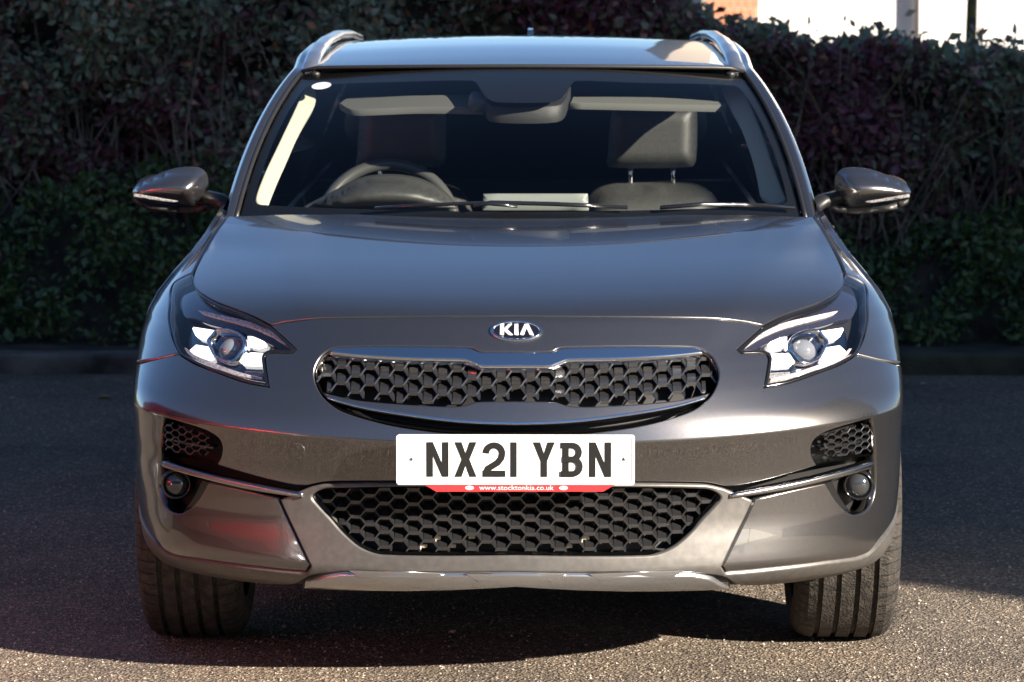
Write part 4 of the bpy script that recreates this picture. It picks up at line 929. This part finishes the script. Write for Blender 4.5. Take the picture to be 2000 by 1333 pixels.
# ------------------------------------------------------------------ beyond the hedge
M['render_white'] = noise_col(mat('white_render', (.75, .72, .69), .8), (.70, .67, .64), (.80, .77, .74), 3, 4)
M['brick'] = mat('orange_brick', (.5, .2, .11), .85); M['mortar'] = mat('mortar', (.42, .36, .3), .9)
bY = 24.0
def bx(name, px0, px1, y0, y1, z0, z1, m, parent):
    a = at_y(px0, 40, y0)[0]; c = at_y(px1, 40, y0)[0]; q = MB(); q.box((a, y0, z0), (c, y1, z1)); return sub(q.build(name, m, None), parent)
wb = empty('white_building', (4, bY, 0), label='sunlit white rendered building with an orange brick end beyond the hedge', category='building')
bx('white_wall', 1482, 2600, bY, bY+8, 0, 7, 'render_white', wb); bx('brick_pier', 1372, 1480, bY-.12, bY+8, 0, 7, 'mortar', wb)
a = at_y(1372, 40, bY-.12)[0]; c = at_y(1480, 40, bY-.12)[0]; bl = (c-a)/7.0; me_b = None
for r_ in range(26):
    for k in range(8):
        x0 = a+(k-(.5 if r_ % 2 else 0))*bl; x1 = min(x0+bl-.012, c); x0 = max(x0, a)
        if x1-x0 < .03: continue
        q = MB(); z = .55+r_*.075; q.box((x0, bY-.128, z), (x1, bY-.119, z+.064)); sub(q.build('brick', 'brick', None), wb)
bx('downpipe', 1788, 1794, bY-.10, bY-.03, 0, 7, 'mortar', wb); bx('white_post', 1796, 1813, bY-.16, bY-.06, 0, 7, 'render_white', wb)
tk = empty('mossy_trunk', (at_y(1898, 40, 14)[0], 14, 0), label='slender tree trunk yellow with moss standing behind the hedge', category='tree')
tx0 = tk.location.x; mb = MB(); mb.tube([(tx0-.02, 14, 0), (tx0, 14, 1.3), (tx0+.015, 14, 2.2), (tx0, 14.05, 4)], [.05, .034, .03, .02], 10, False); sub(mb.build('trunk', 'mossy', None, True), tk)
mb = MB(); [mb.tube([(tx0, 14, 2.6+i*.25), (tx0+math.cos(i*2.1)*.5, 14+math.sin(i*2.1)*.5, 3.3+i*.3)], [.015, .004], 5, False) for i in range(6)]; sub(mb.build('branch', 'mossy', None), tk)
# unseen tall building, added at photo-right to keep the hedge in shade
M['cladding'] = noise_col(mat('grey_cladding', (.35, .35, .35), .6), (.32, .32, .32), (.38, .38, .38), 2, 3)
cx0, cy0 = 1.03+15*math.sin(SUN_AZ), 1.52-15*math.cos(SUN_AZ)
sb = empty('shade_building', (cx0+4, cy0+15, 0), label='unseen tall grey clad building added to cast shade, outside the frame at photo-right', category='building')
q = MB(); q.box((cx0, cy0+.5, 0), (cx0+9, cy0+12, 12)); sub(q.build('wall', 'cladding', None), sb)
q = MB(); q.box((cx0+.1, cy0, 0), (cx0+8, cy0+.49, 7.2)); sub(q.build('shade_step', 'cladding', None), sb)  # lower step of the added building, shaped to let sun reach the headrest
for k in range(3): q = MB(); q.box((cx0-.03, cy0+3+k*3, 1), (cx0-.002, cy0+5+k*3, 3.2)); sub(q.build('window', 'gloss_black', None), sb)

# ------------------------------------------------------------------ what the paint mirrors: a red car to the photo-left, an added showroom and trees behind the camera
red = empty('red_car', (-3.25, -2.7, 0), label='red car parked outside the frame at photo-left, mirrored in the front bumper', category='car')
skip = {'strip_lettering', 'strip_oval', 'strip_oval_lettering', 'plate_letter', 'radiator_fin', 'badge_letter', 'sipes'}
def copy_tree(src, parent):
    for ch in list(src.children):
        if ch.name.split('.')[0] in skip: continue
        c = ch.copy(); c.parent = parent; C.objects.link(c); c.matrix_parent_inverse = ch.matrix_parent_inverse.copy()
        if ch.type == 'MESH' and ch.data.materials and ch.data.materials[0] == M['paint']:
            c.data = ch.data.copy(); c.data.materials[0] = M['red_paint']
        copy_tree(ch, c)
bpy.context.view_layer.update(); copy_tree(car, red)
sh = empty('showroom', (0, -20, 0), label='long dark glazed showroom, unseen and added for dark reflections behind the camera, outside the frame', category='building')
q = MB(); q.box((-22, -25, 0), (10, -20, 6.5)); sub(q.build('wall', 'cladding', None), sh)  # unseen block added to darken reflections and cover low sky
for k in range(10): q = MB(); q.box((-21+k*3.1, -20.09, .3), (-18.4+k*3.1, -19.95, 3.6)); sub(q.build('window', 'gloss_black', None), sh)
def tree(x, y, h, lab):
    tr = empty('tree', (x, y, 0), label=lab, category='tree', group='trees behind the camera'); m_ = MB(); m_.tube([(x, y, 0), (x+.1, y, h*.4), (x, y, h*.8)], [.18, .13, .05], 8, False)
    for i in range(9): a_ = i*2.4; m_.tube([(x, y, h*(.3+.05*i)), (x+math.cos(a_)*h*.25, y+math.sin(a_)*h*.25, h*(.5+.05*i))], [.06, .015], 5, False)
    sub(m_.build('trunk', 'twig', None), tr); n = 2500; p = rng.normal(size=(n, 3)); p /= np.linalg.norm(p, axis=1)[:, None]; p *= (rng.random(n)**.4)[:, None]
    p = p*np.array([h*.32, h*.32, h*.36])+np.array([x, y, h*.66]); sub(leaves('crown', p, .5, 'leaf_green', None, np.clip(rng.normal(size=n)*.2+.4, 0, 1), (0, 0, 1)), tr)
for i, (x, y, h) in enumerate([(-30,-12,8),(-27,-20,9),(-25,-28,7.5),(-31,-4,8.5),(18,-36,8),(24,-32,9.5),(30,-28,8),(-33,4,9)]): tree(x, y, h, 'leafy tree outside the frame, %s' % ['left of the red car', 'at the showroom corner photo-left', 'nearest the showroom end photo-left', 'second beyond the red car', 'at the showroom end photo-right', 'tallest of those photo-right of the showroom', 'farthest from the showroom photo-right', 'farthest back beyond the red car'][i])
